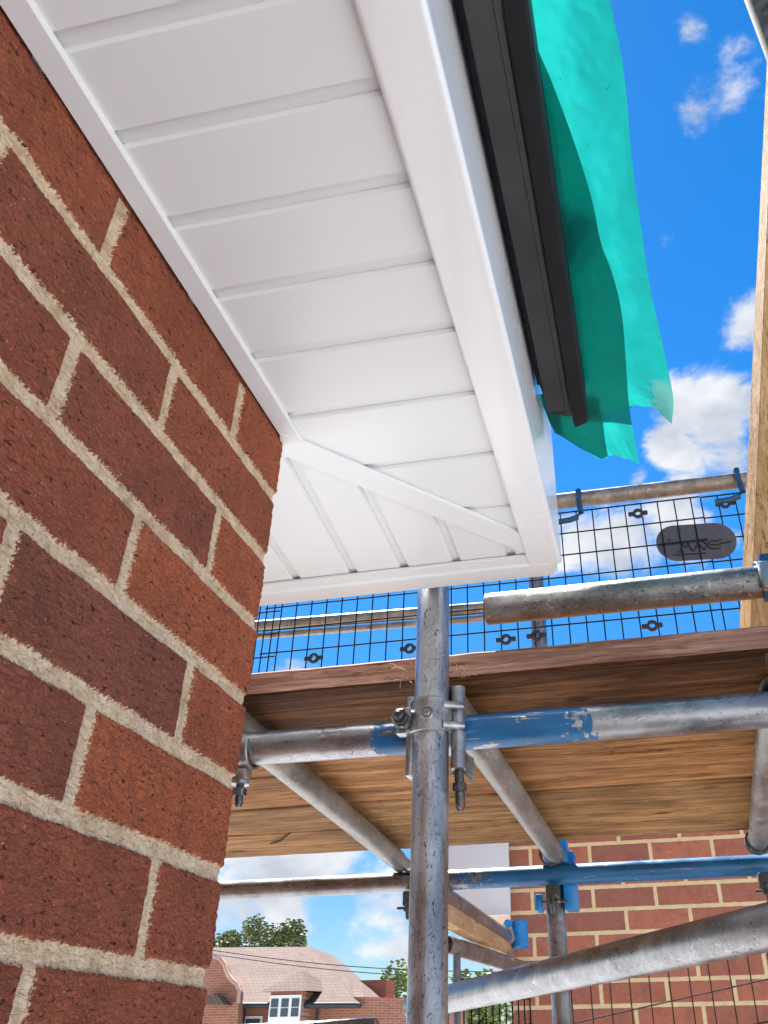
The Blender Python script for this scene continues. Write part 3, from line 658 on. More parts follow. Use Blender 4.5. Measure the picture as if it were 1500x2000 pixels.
def main_coupler():
    zc = -.1145; c = Vector((PXc, PYc, zc))
    t = thing('scaffold_coupler', 'big forged clamp gripping the centre upright to the blue painted tube', 'scaffold coupler', c, 'scaffold couplers')
    bm = bmesh.new()                                       # front flap round the upright
    arcband(bm, c, (0, 0, 1), (1, 0, 0), TR + .0004, TR + .0056, .047, R(-186), R(6), 36, hfun=lambda s: .86 + .14 * math.sin(math.pi * min(1, max(0, s))) )
    obj('flap', bm, M['coupler'], t, smooth=35)
    bm = bmesh.new()                                       # stamped ring on the flap, facing the camera
    arcband(bm, c + Vector((.001, -.0305, -.001)), (0, 1, 0), (1, 0, 0), .0072, .0096, .0050, 0, R(359.9), 28)
    obj('rivet', bm, M['coupler'], t, smooth=30)
    bm = bmesh.new(); arcband(bm, c + Vector((.001, -.0310, -.001)), (0, 1, 0), (1, 0, 0), .0016, .0050, .0056, 0, R(359.9), 24)
    obj('rivet', bm, M['coupler'], t, smooth=30)
    bm = bmesh.new()                                       # size ridges
    for k in range(5): box(bm, c + Vector((.0150, -.0272, -.0110 + .0042 * k)), c + Vector((.0215, -.0225, -.0096 + .0042 * k)))
    obj('ridges', bm, M['coupler'], t)
    bm = bmesh.new()                                       # ears right of the upright, one above one below
    for dz in (.0125, -.0150):
        bm = bmesh.new(); sweep(bm, [c + Vector((.0200, -.0185, dz)), c + Vector((.0270, -.0150, dz)), c + Vector((.0360, -.0100, dz)), c + Vector((.0450, -.0060, dz)), c + Vector((.0470, -.0040, dz))], .0052, 12, radii=[.0064, .0062, .0056, .0050, .0030])
        obj('ear', bm, M['coupler'], t, smooth=60)
    bm = bmesh.new(); sweep(bm, [c + Vector((.0370, .004, .0435)), c + Vector((.0370, .004, .0420)), c + Vector((.0370, .004, .0175))], .0098, 22); obj('hinge_barrel', bm, M['coupler'], t, smooth=40)
    bm = bmesh.new(); sweep(bm, [c + Vector((.0370, .004, .0075)), c + Vector((.0370, .004, -.0095))], .0090, 22); obj('hinge_barrel', bm, M['coupler'], t, smooth=40)
    bm = bmesh.new(); sweep(bm, [c + Vector((.0370, .004, -.0205)), c + Vector((.0370, .004, -.0700))], .0100, 22); obj('hinge_barrel', bm, M['coupler'], t, smooth=40)
    bm = bmesh.new()                                       # saddle behind: curved plate over the ledger, edge showing left of the upright
    box(bm, c + Vector((-.0375, .004, -.074)), c + Vector((-.0262, .034, .0380)), bev=.003)
    obj('saddle', bm, M['coupler'], t, smooth=40)
    bm = bmesh.new(); arcband(bm, (c.x + .010, LY, LZ), (1, 0, 0), (0, 0, 1), TR + .0005, TR + .0050, .044, R(70), R(250), 24); obj('saddle', bm, M['coupler'], t, smooth=40)
    obj_lug = None; bm = bmesh.new(); box(bm, c + Vector((-.0440, -.012, .0100)), c + Vector((-.0240, .006, .0160)), bev=.0022); obj('lug', bm, M['coupler'], t, smooth=40)
    bm = bmesh.new(); box(bm, c + Vector((-.0475, -.014, -.0215)), c + Vector((-.0240, .006, -.0150)), bev=.0026)
    obj('lug', bm, M['coupler'], t, smooth=40)
    bm = bmesh.new(); prism(bm, c + Vector((-.0365, -.016, -.0015)), (-.12, -1, .10), .0145, .013, 26); obj('washer', bm, M['coupler'], t, smooth=40)
    bolt(t, c + Vector((-.0365, -.016, -.0015)), (-.02, -1, -.10), L=.026, r=.0066, nutr=.0112)
    # swing bolt below the ledger, right of the upright
    fl = [at(u, v, 1, .425) for u, v in ((882, 1512), (893, 1506), (905, 1510), (914, 1518), (922, 1532), (923, 1500), (921, 1478), (908, 1474), (896, 1488))]
    bm = bmesh.new(); A_ = [bm.verts.new(p) for p in fl]; B_ = [bm.verts.new(p + Vector((.002, .006, 0))) for p in fl]
    for k in range(len(fl)): bm.faces.new((A_[k], A_[(k + 1) % len(fl)], B_[(k + 1) % len(fl)], B_[k]))
    bm.faces.new(A_); bm.faces.new(B_); obj('lower_flap', bm, M['steel_warm'], t)
    bolt(t, c + Vector((.0365, .010, -.070)), (.02, .06, -1), L=.052, r=.0065, nutr=.0100)
    return t
main_coupler()
def hanging_coupler(c, label, mat='coupler', s=1.0, sleeve=None, rot=0, flip=1):
    """small clamp under a tube: strap, jaw, and bolt hanging down"""
    c = Vector(c); t = thing('scaffold_coupler', label, 'scaffold coupler', c, 'scaffold couplers')
    bm = bmesh.new(); arcband(bm, c, (1, 0, 0), (0, 0, -1), TR + .0006, TR + .0056, .030 * s, R(-110), R(110), 26); obj('strap', bm, M[mat], t, smooth=40)
    bm = bmesh.new(); box(bm, c + Vector((-.012 * s, -.014, -.046 * s)), c + Vector((.012 * s, .010, -.028)), bev=.004); obj('jaw', bm, M[mat], t, smooth=40)
    bm = bmesh.new(); prism(bm, c + Vector((0, -.003, -.048 * s)), (0, 0, 1), .0135 * s, .005, 20); obj('washer', bm, M[mat], t, smooth=40)
    bolt(t, c + Vector((0, -.003, -.046 * s)), (.06 * flip, .0, -1), L=.036 * s, r=.006, nutr=.0105)
    return t
hanging_coupler((-.224, LY, LZ), 'small clamp with hanging bolt at the brick corner under the near tube')
# far clamps at the ends of the tubes under the boards
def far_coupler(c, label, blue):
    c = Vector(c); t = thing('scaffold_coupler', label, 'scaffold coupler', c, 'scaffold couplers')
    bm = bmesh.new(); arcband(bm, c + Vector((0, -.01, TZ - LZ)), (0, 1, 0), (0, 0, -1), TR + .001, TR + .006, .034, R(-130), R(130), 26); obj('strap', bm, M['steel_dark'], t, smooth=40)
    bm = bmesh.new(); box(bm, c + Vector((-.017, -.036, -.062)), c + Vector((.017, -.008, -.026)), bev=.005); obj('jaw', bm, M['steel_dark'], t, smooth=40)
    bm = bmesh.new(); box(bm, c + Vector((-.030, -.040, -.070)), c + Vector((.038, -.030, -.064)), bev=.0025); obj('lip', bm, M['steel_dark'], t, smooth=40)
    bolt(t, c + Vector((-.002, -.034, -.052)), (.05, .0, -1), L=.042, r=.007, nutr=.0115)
    if blue:
        bm = bmesh.new(); box(bm, c + Vector((.022, .018, -.078)), c + Vector((.056, .085, .060)), bev=.005); obj('sleeve', bm, M['blue_paint'], t, smooth=40)
        bm = bmesh.new(); box(bm, c + Vector((-.052, .018, -.080)), c + Vector((-.034, .060, -.040)), bev=.004); obj('sleeve', bm, M['blue_paint'], t, smooth=40)
        bm = bmesh.new(); box(bm, c + Vector((.018, .010, .030)), c + Vector((.040, .050, .088)), bev=.004); obj('plate', bm, M['blue_paint'], t, smooth=40)
    return t
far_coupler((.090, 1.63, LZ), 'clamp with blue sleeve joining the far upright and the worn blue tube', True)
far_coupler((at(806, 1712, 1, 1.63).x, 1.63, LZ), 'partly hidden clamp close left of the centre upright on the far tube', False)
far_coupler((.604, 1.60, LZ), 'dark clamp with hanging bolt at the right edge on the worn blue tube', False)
def right_coupler():
    c = Vector((.552, .456, .069)); t = thing('scaffold_coupler', 'dark blue painted clamp holding the right end of the pitted tube', 'scaffold coupler', c, 'scaffold couplers')
    bm = bmesh.new(); arcband(bm, c + Vector((.020, 0, 0)), (1, 0, 0), (0, 0, 1), TR + .0006, TR + .0062, .052, R(-20), R(240), 30, hfun=lambda s: 1 - .35 * s); obj('strap', bm, M['dark_blue'], t, smooth=40)
    bm = bmesh.new(); box(bm, c + Vector((-.004, -.040, -.030)), c + Vector((.046, -.024, .014)), bev=.006); obj('jaw', bm, M['coupler'], t, smooth=40)
    bm = bmesh.new(); prism(bm, c + Vector((.020, -.042, -.010)), (0, 1, 0), .0125, .004, 24); obj('washer', bm, M['blue_paint'], t, smooth=40)
    bolt(t, c + Vector((.020, -.040, -.010)), (0, -1, 0), L=.018, r=.005, nutr=.0085)
    bm = bmesh.new(); box(bm, c + Vector((.004, -.014, .024)), c + Vector((.09, .03, .040)), bev=.004); obj('cap', bm, M['dark_blue'], t, smooth=40)
right_coupler()
def wall_coupler():
    c = Vector((-.160, 2.622, -.150)); t = thing('scaffold_coupler', 'bright blue fitting fixed against the left end of the distant brick wall', 'scaffold coupler', c, 'scaffold couplers')
    bm = bmesh.new(); sweep(bm, [c + Vector((.008, 0, -.044)), c + Vector((.008, 0, -.041)), c + Vector((.008, 0, .041)), c + Vector((.008, 0, .044))], .029, 26, radii=[.026, .029, .029, .026]); obj('sleeve', bm, M['blue_paint'], t, smooth=40)
    bm = bmesh.new(); arcband(bm, (-.196, 2.585, -.160), (0, 1, 0), (0, 0, 1), TR, TR + .006, .026, 0, R(359), 30); obj('collar', bm, M['steel'], t, smooth=40)
    bm = bmesh.new(); prism(bm, c + Vector((-.034, -.020, .030)), (.4, -1, .2), .014, .028, 16); obj('boss', bm, M['blue_paint'], t, smooth=40)
    for k in (-.075, -.050, -.025):
        bm = bmesh.new(); sweep(bm, [c + Vector((k, -.010, -.030)), c + Vector((k + .004, -.010, -.062))], .0055, 10); obj('bolt', bm, M['steel'], t, smooth=40)
wall_coupler()

# ---------------------------------------------------------------- scaffold boards
be = [.4375, .655, .873, 1.108, 1.345, 1.609]
blab = ['dark brown board nearest the camera with a reddish weathered front edge', 'tan board directly behind the dark front board', 'middle board of the five, tan with a wide plain face',
        'golden board second from the far side of the platform', 'farthest board of the platform, its far edge against the brick wall and sky']
bmatn = ['board_dark', 'board_tan', 'board_tan', 'board_gold', 'board_gold']
rb = random.Random(11)
for i in range(5):
    y0, y1 = be[i] + (.002 if i else 0), be[i + 1] - .007
    bm = bmesh.new(); nx = 120; x0, x1 = -1.9, 1.9; z0, z1 = BZ + rb.uniform(-.001, .0015), BZ + .038; rows = []
    for k in range(nx + 1):
        x = x0 + (x1 - x0) * k / nx; w = lambda s: .0022 * mnoise.noise(Vector((x * 5, i * 7 + s, 0))) + .0010 * mnoise.noise(Vector((x * 37, i * 3 + s, 4)))
        b_ = .006
        rows.append([bm.verts.new(q) for q in ((x, y0 + .0030 + w(0), z0), (x, y1 - b_ + w(1), z0 + w(5)), (x, y1 + w(1), z0 + b_), (x, y1 + w(1), z1 - b_), (x, y1 - b_, z1), (x, y0 + .0030, z1 + w(7)), (x, y0 + w(2), z1 - .0030 + w(7)), (x, y0 + w(3), z0 + .0030 + w(6)))])
    for A, B in zip(rows, rows[1:]):
        for k in range(8): bm.faces.new((A[k], A[(k + 1) % 8], B[(k + 1) % 8], B[k]))
    bm.faces.new(rows[0]); bm.faces.new(rows[-1])
    o = obj('scaffold_board', bm, M[bmatn[i]], smooth=30); o['label'] = blab[i]; o['category'] = 'scaffold board'; o['group'] = 'boards of the scaffold platform'
    if i == 0:
        o.data.materials.append(M['board_edge'])
        for p in o.data.polygons:
            if p.index < nx * 8 and p.index % 8 in (5, 6): p.material_index = 1
# splinter under the golden board and straw caught behind the upright
bm = bmesh.new(); sweep(bm, [(-.612, 1.440, -.047), (-.560, 1.385, -.052), (-.516, 1.338, -.046)], .0022, 6, radii=[.0010, .0026, .0016])
o = obj('splinter', bm, M['dark_gap'], smooth=60); o['label'] = 'dark twig-like splinter hanging under the golden boards at the left'; o['category'] = 'splinter'
bm = bmesh.new(); rs = random.Random(5)
for k in range(14):
    p = Vector((PXc - .034 + rs.uniform(-.02, .012), .430, -.034 + rs.uniform(-.008, .006))); pts = [p]; d = Vector((rs.uniform(-1, .4), rs.uniform(-.5, .1), rs.uniform(-1, .5))).normalized()
    for j in range(4): d = (d + Vector((rs.uniform(-.5, .5), rs.uniform(-.3, .3), rs.uniform(-.5, .5)))).normalized(); pts.append(pts[-1] + d * .007)
    sweep(bm, pts, .00038, 4)
for k in range(9):
    p = Vector((PXc + .032 + rs.uniform(-.004, .016), .431, -.048 + rs.uniform(-.003, .006))); pts = [p]; d = Vector((rs.uniform(-1, 1), -.1, rs.uniform(-.2, .8))).normalized()
    for j in range(4): d = (d + Vector((rs.uniform(-.6, .6), 0, rs.uniform(-.6, .6)))).normalized(); pts.append(pts[-1] + d * .005)
    sweep(bm, pts, .0005, 4)
o = obj('straw_tuft', bm, M['straw'], smooth=60); o['label'] = 'wisps of dry straw caught between the centre upright and the front board'; o['category'] = 'straw'; o['kind'] = 'stuff'

# leaning timber at the right edge
t = thing('timber_plank', 'tall pale timber leaning at the right edge above the boards', 'timber', (.55, .85, -.01))
pb = at(1467, 1205, 1, .85); pt = at(1514, 60, 1, .85); dirn = (pt - pb).normalized(); pb = pb - dirn * ((pb.z + .004) / dirn.z); pt = pt + dirn * .35
fw = Vector((1, -.08, 0)); fw = (fw - dirn * fw.dot(dirn)).normalized(); nn = dirn.cross(fw).normalized()
if nn.y > 0: nn = -nn
rot = Matrix.Rotation(R(27), 3, dirn); fw2 = rot @ fw; nn2 = rot @ nn
if (rot @ fw).y > 0: rot = Matrix.Rotation(R(-27), 3, dirn); 
fw2 = rot @ fw; nn2 = rot @ nn
def beam(bm, a, b_, u, w, n, th, s0=0.0):
    vs = [bm.verts.new(p + u * uu + n * vv) for p in (a, b_) for uu, vv in ((s0, 0), (s0 + w, 0), (s0 + w, -th), (s0, -th))]
    for q in ((0, 1, 2, 3), (4, 5, 6, 7), (0, 1, 5, 4), (1, 2, 6, 5), (2, 3, 7, 6), (3, 0, 4, 7)): bm.faces.new([vs[k] for k in q])
    bmesh.ops.bevel(bm, geom=bm.edges[:], offset=.0015, segments=1, affect='EDGES')
fw3 = Vector((math.cos(R(35)), math.sin(R(35)), 0)); fw3 = (fw3 - dirn * fw3.dot(dirn)).normalized(); nn3 = dirn.cross(fw3).normalized()
if nn3.y > 0: nn3 = -nn3
bm = bmesh.new(); beam(bm, pb - nn3 * 0, pt - nn3 * 0, fw3, .200, nn3, .034); o = obj('plank', bm, M['timber'], t)

# ---------------------------------------------------------------- wire mesh brick guards
def wire_panel(name, label, x0, x1, zs, xs, y, skew=0.0, rv=.0021, rh=.0025, group='wire mesh guard panels', mat='wire'):
    t = thing(name, label, 'wire mesh', (x0, y, zs[0]), group)
    bm = bmesh.new()
    for x in xs: sweep(bm, [(x, y, zs[0]), (x, y, zs[-1])], rv, 7)
    for z in zs: sweep(bm, [(x0, y - .003, z + skew * 0), (x1, y - .003, z)], rh, 7)
    obj('wire_grid', bm, M[mat], t, smooth=60)
    return t
def clip_ring(t, x, z, y, s=1.0):
    bm = bmesh.new(); arcband(bm, (x, y - .006, z), (0, 1, 0), (1, 0, 0), .0085 * s, .0165 * s, .010, 0, R(359.5), 22)
    box(bm, (x - .030 * s, y - .010, z - .007 * s), (x - .013 * s, y - .002, z + .007 * s), bev=.002); box(bm, (x + .013 * s, y - .010, z - .007 * s), (x + .030 * s, y - .002, z + .007 * s), bev=.002)
    obj('clip', bm, M['clip'], t, smooth=40)
def guard_hook(t, x, z, y):
    bm = bmesh.new(); pts = [(x - .002, y - .002, z + .040), (x - .001, y - .010, z + .030), (x, y - .012, z - .04), (x + .002, y - .012, z - .060), (x - .012, y - .012, z - .076), (x - .035, y - .010, z - .082), (x - .085, y - .008, z - .084)]
    pts = [(x - .002, 1.665, z + .030), (x - .002, 1.64, z + .036), (x - .001, 1.596, z + .028)] + pts[2:]
    sweep(bm, pts, .0095, 10); obj('hook', bm, M['dark_blue'], t, smooth=50)
MY = 1.600; zr = [.46, .534, .556 - .0, .634, .714, .7905, .867, .9435]
zr = [.470, .5555, .634, .713, .7895, .867, .9440]
xsA = [round(-.735 + .0512 * k, 4) for k in range(-1, 27)]
gA = wire_panel('mesh_guard', 'long green-black wire mesh panel under the top guard rail, with grey name plate', -.79, .625, zr, [x for x in xsA if x < .63], MY)
guard_hook(gA, .252, .992, MY); guard_hook(gA, -.46, .992, MY)
for x, z in ((.430, .907), (.425, .524), (-.004, .524), (.088, .527), (-.606, .522), (-.300, .524), (-.02, .907)): clip_ring(gA, x, z, MY)
gB = wire_panel('mesh_guard', 'wire mesh panel at the right overlapping the long one, behind the timber', .628, 1.9, [z + .004 for z in zr], [.628 + .0512 * k for k in range(26)], MY + .012)
clip_ring(gB, .697, .911, MY + .008); guard_hook(gB, .752, .998, MY)
gC = wire_panel('mesh_guard', 'wire mesh panel at the far left beside the brick corner', -2.2, -.745, [z - .006 for z in zr], [-2.2 + .0512 * k for k in range(29)], MY + .014)
# name plate
c = Vector((.590, MY + .006, .790)); w, h = .236, .122; bm = bmesh.new(); out_ = []
for k in range(48):
    a = 2 * math.pi * k / 48; ox = (w - h) / 2 * (1 if math.cos(a) > 0 else -1); out_.append((ox + h / 2 * math.cos(a), h / 2 * math.sin(a)))
th = math.atan2(-.013, .234)
A_ = [bm.verts.new((c.x + p, c.y - .004, c.z + q + p * math.tan(th))) for p, q in out_]; B_ = [bm.verts.new((c.x + p, c.y + .004, c.z + q + p * math.tan(th))) for p, q in out_]
for k in range(48): bm.faces.new((A_[k], A_[(k + 1) % 48], B_[(k + 1) % 48], B_[k]))
bm.faces.new(A_); bm.faces.new(B_); plate = obj('name_plate', bm, M['plate'], gA, smooth=40)
def strokes(bm, lines, cx, cz, sc, r, y):
    for ln in lines:
        pts = [Vector((cx + p * sc, y, cz + q * sc + p * sc * math.tan(th))) for p, q in ln]
        sweep(bm, pts, r, 6)
bm = bmesh.new()
# flowing capitals M A X, then the tail of the X drawn out as a swash
strokes(bm, [[(-.30, -.42), (-.14, -.46), (-.02, -.2), (.12, .40), (.30, .02), (.44, .02), (.62, .40), (.74, -.1), (.90, -.42), (1.02, -.40)],
             [(1.02, -.40), (1.20, -.1), (1.46, .42), (1.68, .0), (1.86, -.34)], [(1.30, -.05), (1.62, -.02)],
             [(1.80, .56), (2.10, .22), (2.48, -.34)], [(2.52, .46), (2.20, .08), (1.96, -.40)], [(2.40, .10), (3.0, .02), (3.6, .20), (4.3, .26)], [(2.3, -.20), (2.8, -.36), (3.3, -.30)], [(2.6, .50), (3.1, .40), (3.5, .55)]], c.x - .046, c.z - .016, .0345, .0021, c.y - .0052)
strokes(bm, [[(k * .19, 0), (k * .19 + .06, .12), (k * .19 + .12, .0)] for k in range(15)], c.x - .074, c.z - .041, .034, .0011, c.y - .0052)
strokes(bm, [[(-.25 + .25 * math.cos(a), .25 * math.sin(a)) for a in [x * math.pi / 6 for x in range(10)]]], c.x - .072, c.z + .012, .02, .0010, c.y - .0052)
obj('lettering', bm, M['plate_ink'], plate)
# lower mesh behind the slanting tube
a_ = Vector((.05, 1.80, -.372)); b2 = Vector((1.10, 1.80, -.205))
t = thing('mesh_guard', 'rusty grey wire mesh in front of the distant brick wall, lower right', 'wire mesh', a_, 'wire mesh guard panels'); bm = bmesh.new()
for k in range(22):
    p = a_.lerp(b2, k / 21); sweep(bm, [p + Vector((0, 0, .0)), p + Vector((.006 * math.sin(k), 0, -.7))], .0018, 6)
for dz in (0, -.078, -.156, -.234): sweep(bm, [a_ + Vector((0, -.003, dz)), a_.lerp(b2, .5) + Vector((0, -.003, dz + .008 * math.sin(dz * 60))), b2 + Vector((0, -.003, dz))], .0021, 6)
obj('wire_grid', bm, M['wire_rust'], t, smooth=60)
a_ = Vector((-.30, 2.02, -.385)); b2 = Vector((-.10, 2.85, -.335))
t = thing('mesh_guard', 'small dark mesh seen edge-on between the centre upright and the brick wall', 'wire mesh', a_, 'wire mesh guard panels'); bm = bmesh.new()
for k in range(17):
    p = a_.lerp(b2, k / 16); sweep(bm, [p, p + Vector((0, 0, -.6))], .0026, 6)
for dz in (0, -.075, -.15, -.225): sweep(bm, [a_ + Vector((0, 0, dz)), b2 + Vector((0, 0, dz))], .0026, 6)
obj('wire_grid', bm, M['wire'], t, smooth=60)

# ---------------------------------------------------------------- neighbouring brick building
nb = thing('neighbour_building', 'smaller red brick building behind the scaffold with a white fascia at its left end', 'building', (1.5, 2.7, -5.5))
bm = bmesh.new(); box(bm, (-.197, 2.70, -5.5), (5.0, 6.5, .36)); obj('wall', bm, M['brick_wall2'], nb)
bm = bmesh.new(); box(bm, (-.44, 2.655, -.082), (-.189, 2.672, .215), bev=.004); obj('fascia', bm, M['pvc'], nb, smooth=40)
bm = bmesh.new(); box(bm, (-.44, 2.674, -.078), (-.199, 6.4, -.070)); obj('soffit', bm, M['soffit_far'], nb)
bm = bmesh.new(); box(bm, (-.44, 2.674, -.068), (-.422, 6.4, .215)); obj('fascia', bm, M['pvc'], nb)
bm = bmesh.new(); ev = [bm.verts.new(p) for p in ((-.46, 2.64, .225), (5.2, 2.64, .36), (5.2, 4.6, .75), (-.46, 4.6, .62), (-.46, 6.6, .24), (5.2, 6.6, .37))]
bm.faces.new((ev[0], ev[1], ev[2], ev[3])); bm.faces.new((ev[3], ev[2], ev[5], ev[4])); obj('roof', bm, M['rooftile'], nb)
bm = bmesh.new(); box(bm, (-.222, 1.62, -.222), (-.182, 2.66, -.178), bev=.0015); o = obj('timber_batten', bm, M['batten']); o['label'] = 'pale sawn batten running beside the small tube towards the brick wall'; o['category'] = 'batten'

# ---------------------------------------------------------------- distant house, trees, cables
HY = 30.0
def hp(u, v, y=HY): return at(u, v, 1, y)
dh = thing('tiled_house', 'distant brick house with pink clay tile roof, dormer window and curved gable', 'house', (-12, 32, -5.5))
ze = 1.0
bm = bmesh.new()
wl, wr = hp(300, 1955).x, hp(705, 1955).x
box(bm, (wl, HY + .5, -5.5), (wr, HY + 9, ze + .1)); 
vs = [bm.verts.new(p) for p in ((wr, HY + .5, -5.5), (wr + 1.6, HY + 2.2, -5.5), (wr + 1.6, HY + 9, -5.5), (wr, HY + 9, -5.5), (wr, HY + .5, ze + .1), (wr + 1.6, HY + 2.2, ze + .1), (wr + 1.6, HY + 9, ze + .1), (wr, HY + 9, ze + .1))]
for q in ((0, 1, 5, 4), (1, 2, 6, 5), (4, 5, 6, 7)): bm.faces.new([vs[k] for k in q])
obj('wall', bm, M['brick_far'], dh)
RYY = HY + 5
bm = bmesh.new()
rl = at(300, 1852, 1, RYY); rr = at(607, 1849, 1, RYY); rm = at(655, 1868, 1, HY + 8.0); e0 = hp(300, 1959); e1 = hp(697, 1958); e2 = at(757, 1962, 1, HY + 5.0); e3 = at(775, 1975, 1, HY + 11)
V = [bm.verts.new(p) for p in (e0, e1, rr, rl)]; bm.faces.new(V)
v5 = bm.verts.new(e2); v7 = bm.verts.new(e3); v6 = bm.verts.new(rm); bm.faces.new((V[1], v5, v6, V[2])); bm.faces.new((v5, v7, v6))
rfar = obj('roof', bm, M['rooftile'], dh); q_ = rfar.modifiers.new('thick', 'SOLIDIFY'); q_.thickness = .12
bm = bmesh.new(); sweep(bm, [e0 + Vector((0, -.08, -.08)), e1 + Vector((0, -.08, -.08)), e2 + Vector((0, -.08, -.08))], .085, 8); obj('gutter', bm, M['cable'], dh, smooth=40)
# dormer
bm = bmesh.new(); dl, dr = hp(536, 1940).x, hp(598, 1940).x; zt = hp(560, 1938).z; 
box(bm, (dl, HY - .30, -.2), (dr, HY + 2.6, zt)); obj('dormer', bm, M['brick_far'], dh)
bm = bmesh.new(); A_ = [Vector((dl - .25, HY - .55, zt)), Vector((dr + .25, HY - .55, zt)), Vector((dr + .25, HY + 3.2, zt + .12)), Vector((dl - .25, HY + 3.2, zt + .12))]; top = at(588, 1893, 1, HY + .7)
vv = [bm.verts.new(p) for p in A_]; tp = bm.verts.new(top)
for k in range(4): bm.faces.new((vv[k], vv[(k + 1) % 4], tp))
bm.faces.new(vv); obj('dormer_roof', bm, M['rooftile'], dh)
wz1 = zt - .10; wz0 = wz1 - 1.75
bm = bmesh.new(); box(bm, (dl + .02, HY - .36, wz0), (dr - .02, HY - .305, wz1)); wn = obj('window', bm, M['white_frame'], dh)
nx, nz = 3, 3; cw = (dr - dl - .04) / nx
for i in range(nx):
    for j in range(nz * 2):
        if j % 3 == 2: continue
        z1_ = wz1 - .10 - j * .27; 
        xa = dl + .02 + i * cw + .055
        bm = bmesh.new(); box(bm, (xa, HY - .385, z1_ - .24), (xa + cw - .11, HY - .365, z1_)); obj('pane', bm, M['glass'], wn)
# curved gable at the left
bm = bmesh.new(); gpts = [(380, 2100), (380, 1868), (418, 1868), (430, 1872), (438, 1884), (444, 1902), (452, 1914), (462, 1922), (467, 1935), (465, 1960), (463, 2100)]
F_ = [bm.verts.new(hp(u, v, HY - .6)) for u, v in gpts]; K_ = [bm.verts.new(hp(u, v, HY - .6) + Vector((0, .35, 0))) for u, v in gpts]
for k in range(len(F_)): bm.faces.new((F_[k], F_[(k + 1) % len(F_)], K_[(k + 1) % len(F_)], K_[k]))
bm.faces.new(F_); bm.faces.new(K_); obj('gable', bm, M['brick_far'], dh)
bm = bmesh.new()
for a, b_ in zip(gpts[1:9], gpts[2:10]): sweep(bm, [hp(*a, HY - .68), hp(*b_, HY - .68)], .07, 6)
obj('coping', bm, M['stone'], dh)
bm = bmesh.new(); pq = [hp(400, 1942, HY - 1.2), hp(424, 1944, HY - 1.2), hp(438, 1962, HY - 1.2), hp(400, 1962, HY - 1.2)]
F_ = [bm.verts.new(p) for p in pq]; K_ = [bm.verts.new(p + Vector((0, .58, 0))) for p in pq]
for k in range(4): bm.faces.new((F_[k], F_[(k + 1) % 4], K_[(k + 1) % 4], K_[k]))
bm.faces.new(F_); bm.faces.new(K_); obj('porch_roof', bm, M['rooftile'], dh)
for u0, u1, v0, v1 in ((664, 683, 1909, 1940), (689, 710, 1917, 1951)):
    bm = bmesh.new(); a, b_ = at(u0, v1, 1, HY + 1.0), at(u1, v1, 1, HY + 1.0); a2, b3 = at(u0 + 2, v0, 1, HY + 2.8), at(u1 - 4, v0, 1, HY + 2.8)
    vv = [bm.verts.new(p) for p in (a, b_, b3, a2)]; lo_ = [bm.verts.new(p + Vector((0, .3, -.5))) for p in (a, b_, b3, a2)]
    bm.faces.new(vv); bm.faces.new(lo_)
    for k in range(4): bm.faces.new((vv[k], vv[(k + 1) % 4], lo_[(k + 1) % 4], lo_[k]))
    obj('dormer_roof', bm, M['rooftile'], dh)
for u in (478, 620):
    bm = bmesh.new(); p = hp(u, 1975, HY + .42); sweep(bm, [(p.x, HY + .42, -5.5), (p.x, HY + .42, ze)], .05, 8); obj('downpipe', bm, M['cable'], dh)
bm = bmesh.new(); p = hp(484, 1990, HY + .5); box(bm, (p.x - .1, HY + .44, -.3), (p.x + .55, HY + .499, .62)); wn = obj('window', bm, M['white_frame'], dh)
bm = bmesh.new(); box(bm, (p.x - .03, HY + .42, -.22), (p.x + .48, HY + .435, .54)); obj('pane', bm, M['glass'], wn)
cp = at(728, 1925, 1, HY + 6); bm = bmesh.new(); box(bm, (cp.x - .55, HY + 6, -5.5), (cp.x + .55, HY + 7.2, at(728, 1914, 1, HY + 6).z)); 
o = obj('outbuilding', bm, M['brick_far']); o['label'] = 'small plain brick block just right of the tiled house, against the trees'; o['category'] = 'building'

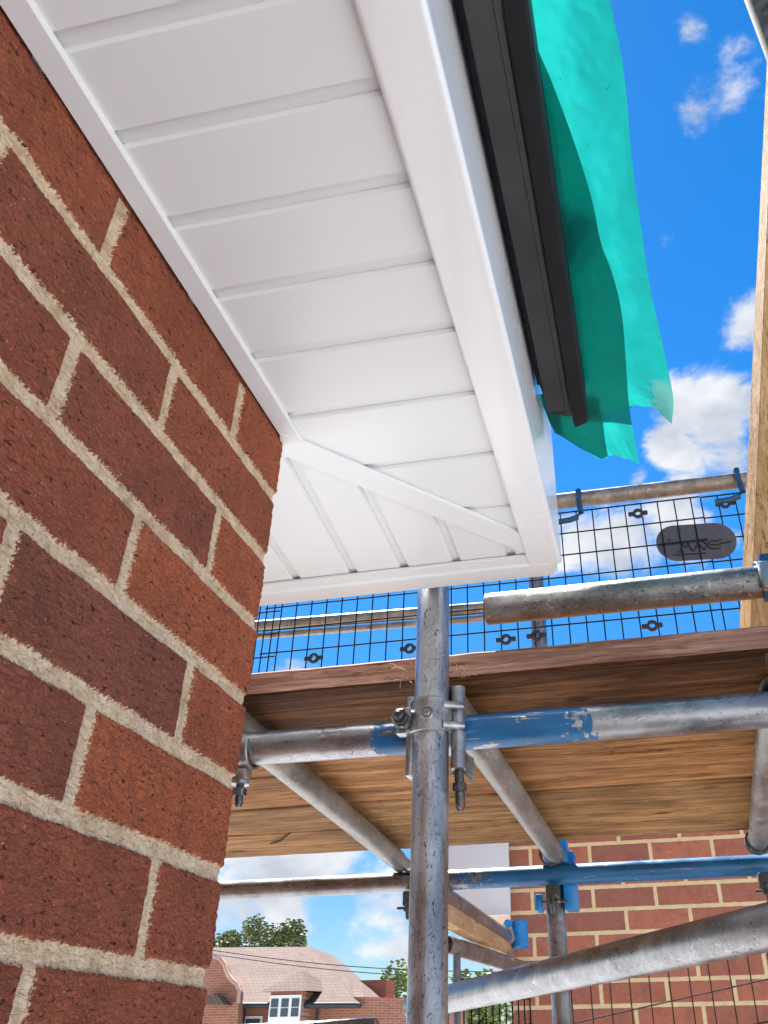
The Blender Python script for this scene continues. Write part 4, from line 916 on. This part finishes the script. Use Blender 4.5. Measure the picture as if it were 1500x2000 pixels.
def tree(label, u, vtop, w, h, y, mat, n, seed, lsz=.13, density=.5):
    rd = random.Random(seed); top = at(u, vtop, 1, y); base = Vector((top.x, y, -5.5))
    t = thing('tree', label, 'tree', base, 'trees behind the distant house'); bm = bmesh.new()
    cz = top.z - h * .5
    sweep(bm, [base, base.lerp(Vector((top.x, y, cz)), .5), Vector((top.x + .1, y, cz + h * .25))], .2, 8, radii=[.32, .22, .08])
    clumps = []
    for k in range(14):
        a = rd.uniform(0, 6.28); rr_ = math.sqrt(rd.random()) * w * .42; zc = cz + rd.uniform(-.42, .40) * h; c_ = Vector((top.x + math.cos(a) * rr_, y + math.sin(a) * rr_, zc)); clumps.append((c_, rd.uniform(.16, .30) * min(w, h)))
        sweep(bm, [Vector((top.x, y, cz - h * .35)), (Vector((top.x, y, cz - .1 * h)) + c_) / 2, c_], .05, 5, radii=[.12, .07, .02])
    obj('trunk', bm, M['bark'], t, smooth=60); bm = bmesh.new()
    for k in range(n):
        c_, r_ = clumps[rd.randrange(len(clumps))]; d = Vector((rd.gauss(0, 1), rd.gauss(0, 1), rd.gauss(0, .8))).normalized() * r_ * rd.random() ** .45
        p = c_ + d; s = lsz * rd.uniform(.5, 1.3); ax = Vector((rd.uniform(-1, 1), rd.uniform(-1, 1), rd.uniform(-.3, 1))).normalized(); x, y_, _ = frame(ax)
        bm.faces.new([bm.verts.new(p + x * s * a + y_ * s * b_) for a, b_ in ((-1, 0), (0, -.5), (1, 0), (0, .5))])
    obj('crown', bm, M[mat], t)
tree('dark conifer-like tree directly above the left part of the tiled roof', 530, 1800, 3.6, 3.0, 42, 'leaf_dark', 8000, 1, lsz=.10)
tree('small dark tree at the far left beside the brick corner', 440, 1806, 2.0, 2.6, 42, 'leaf_dark', 3000, 2)
tree('light green birch right of the tiled house, left of the centre upright', 770, 1882, 4.0, 6.0, 40, 'leaf_light', 5200, 3)
tree('low green tree right of the centre upright, above the mesh', 925, 1895, 2.6, 3.5, 46, 'leaf_light', 3400, 4)
tree('dark bushy tree seen through the small mesh near the bottom edge', 955, 1945, 5.2, 5.0, 52, 'leaf_dark', 4200, 5)
for k, (va, vb, lab) in enumerate(((1851, 1899, 'upper of the thin cables crossing the sky above the tiled roof'), (1858, 1912, 'lower of the thin cables crossing the sky above the tiled roof'))):
    a, b_ = at(380, va, 1, 24), at(1010, vb, 1, 24); pts = [a.lerp(b_, s / 12) - Vector((0, 0, .16 * math.sin(math.pi * s / 12))) for s in range(13)]
    bm = bmesh.new(); sweep(bm, pts, .012, 6); o = obj('overhead_cable', bm, M['cable'], smooth=60); o['label'] = lab; o['category'] = 'cable'
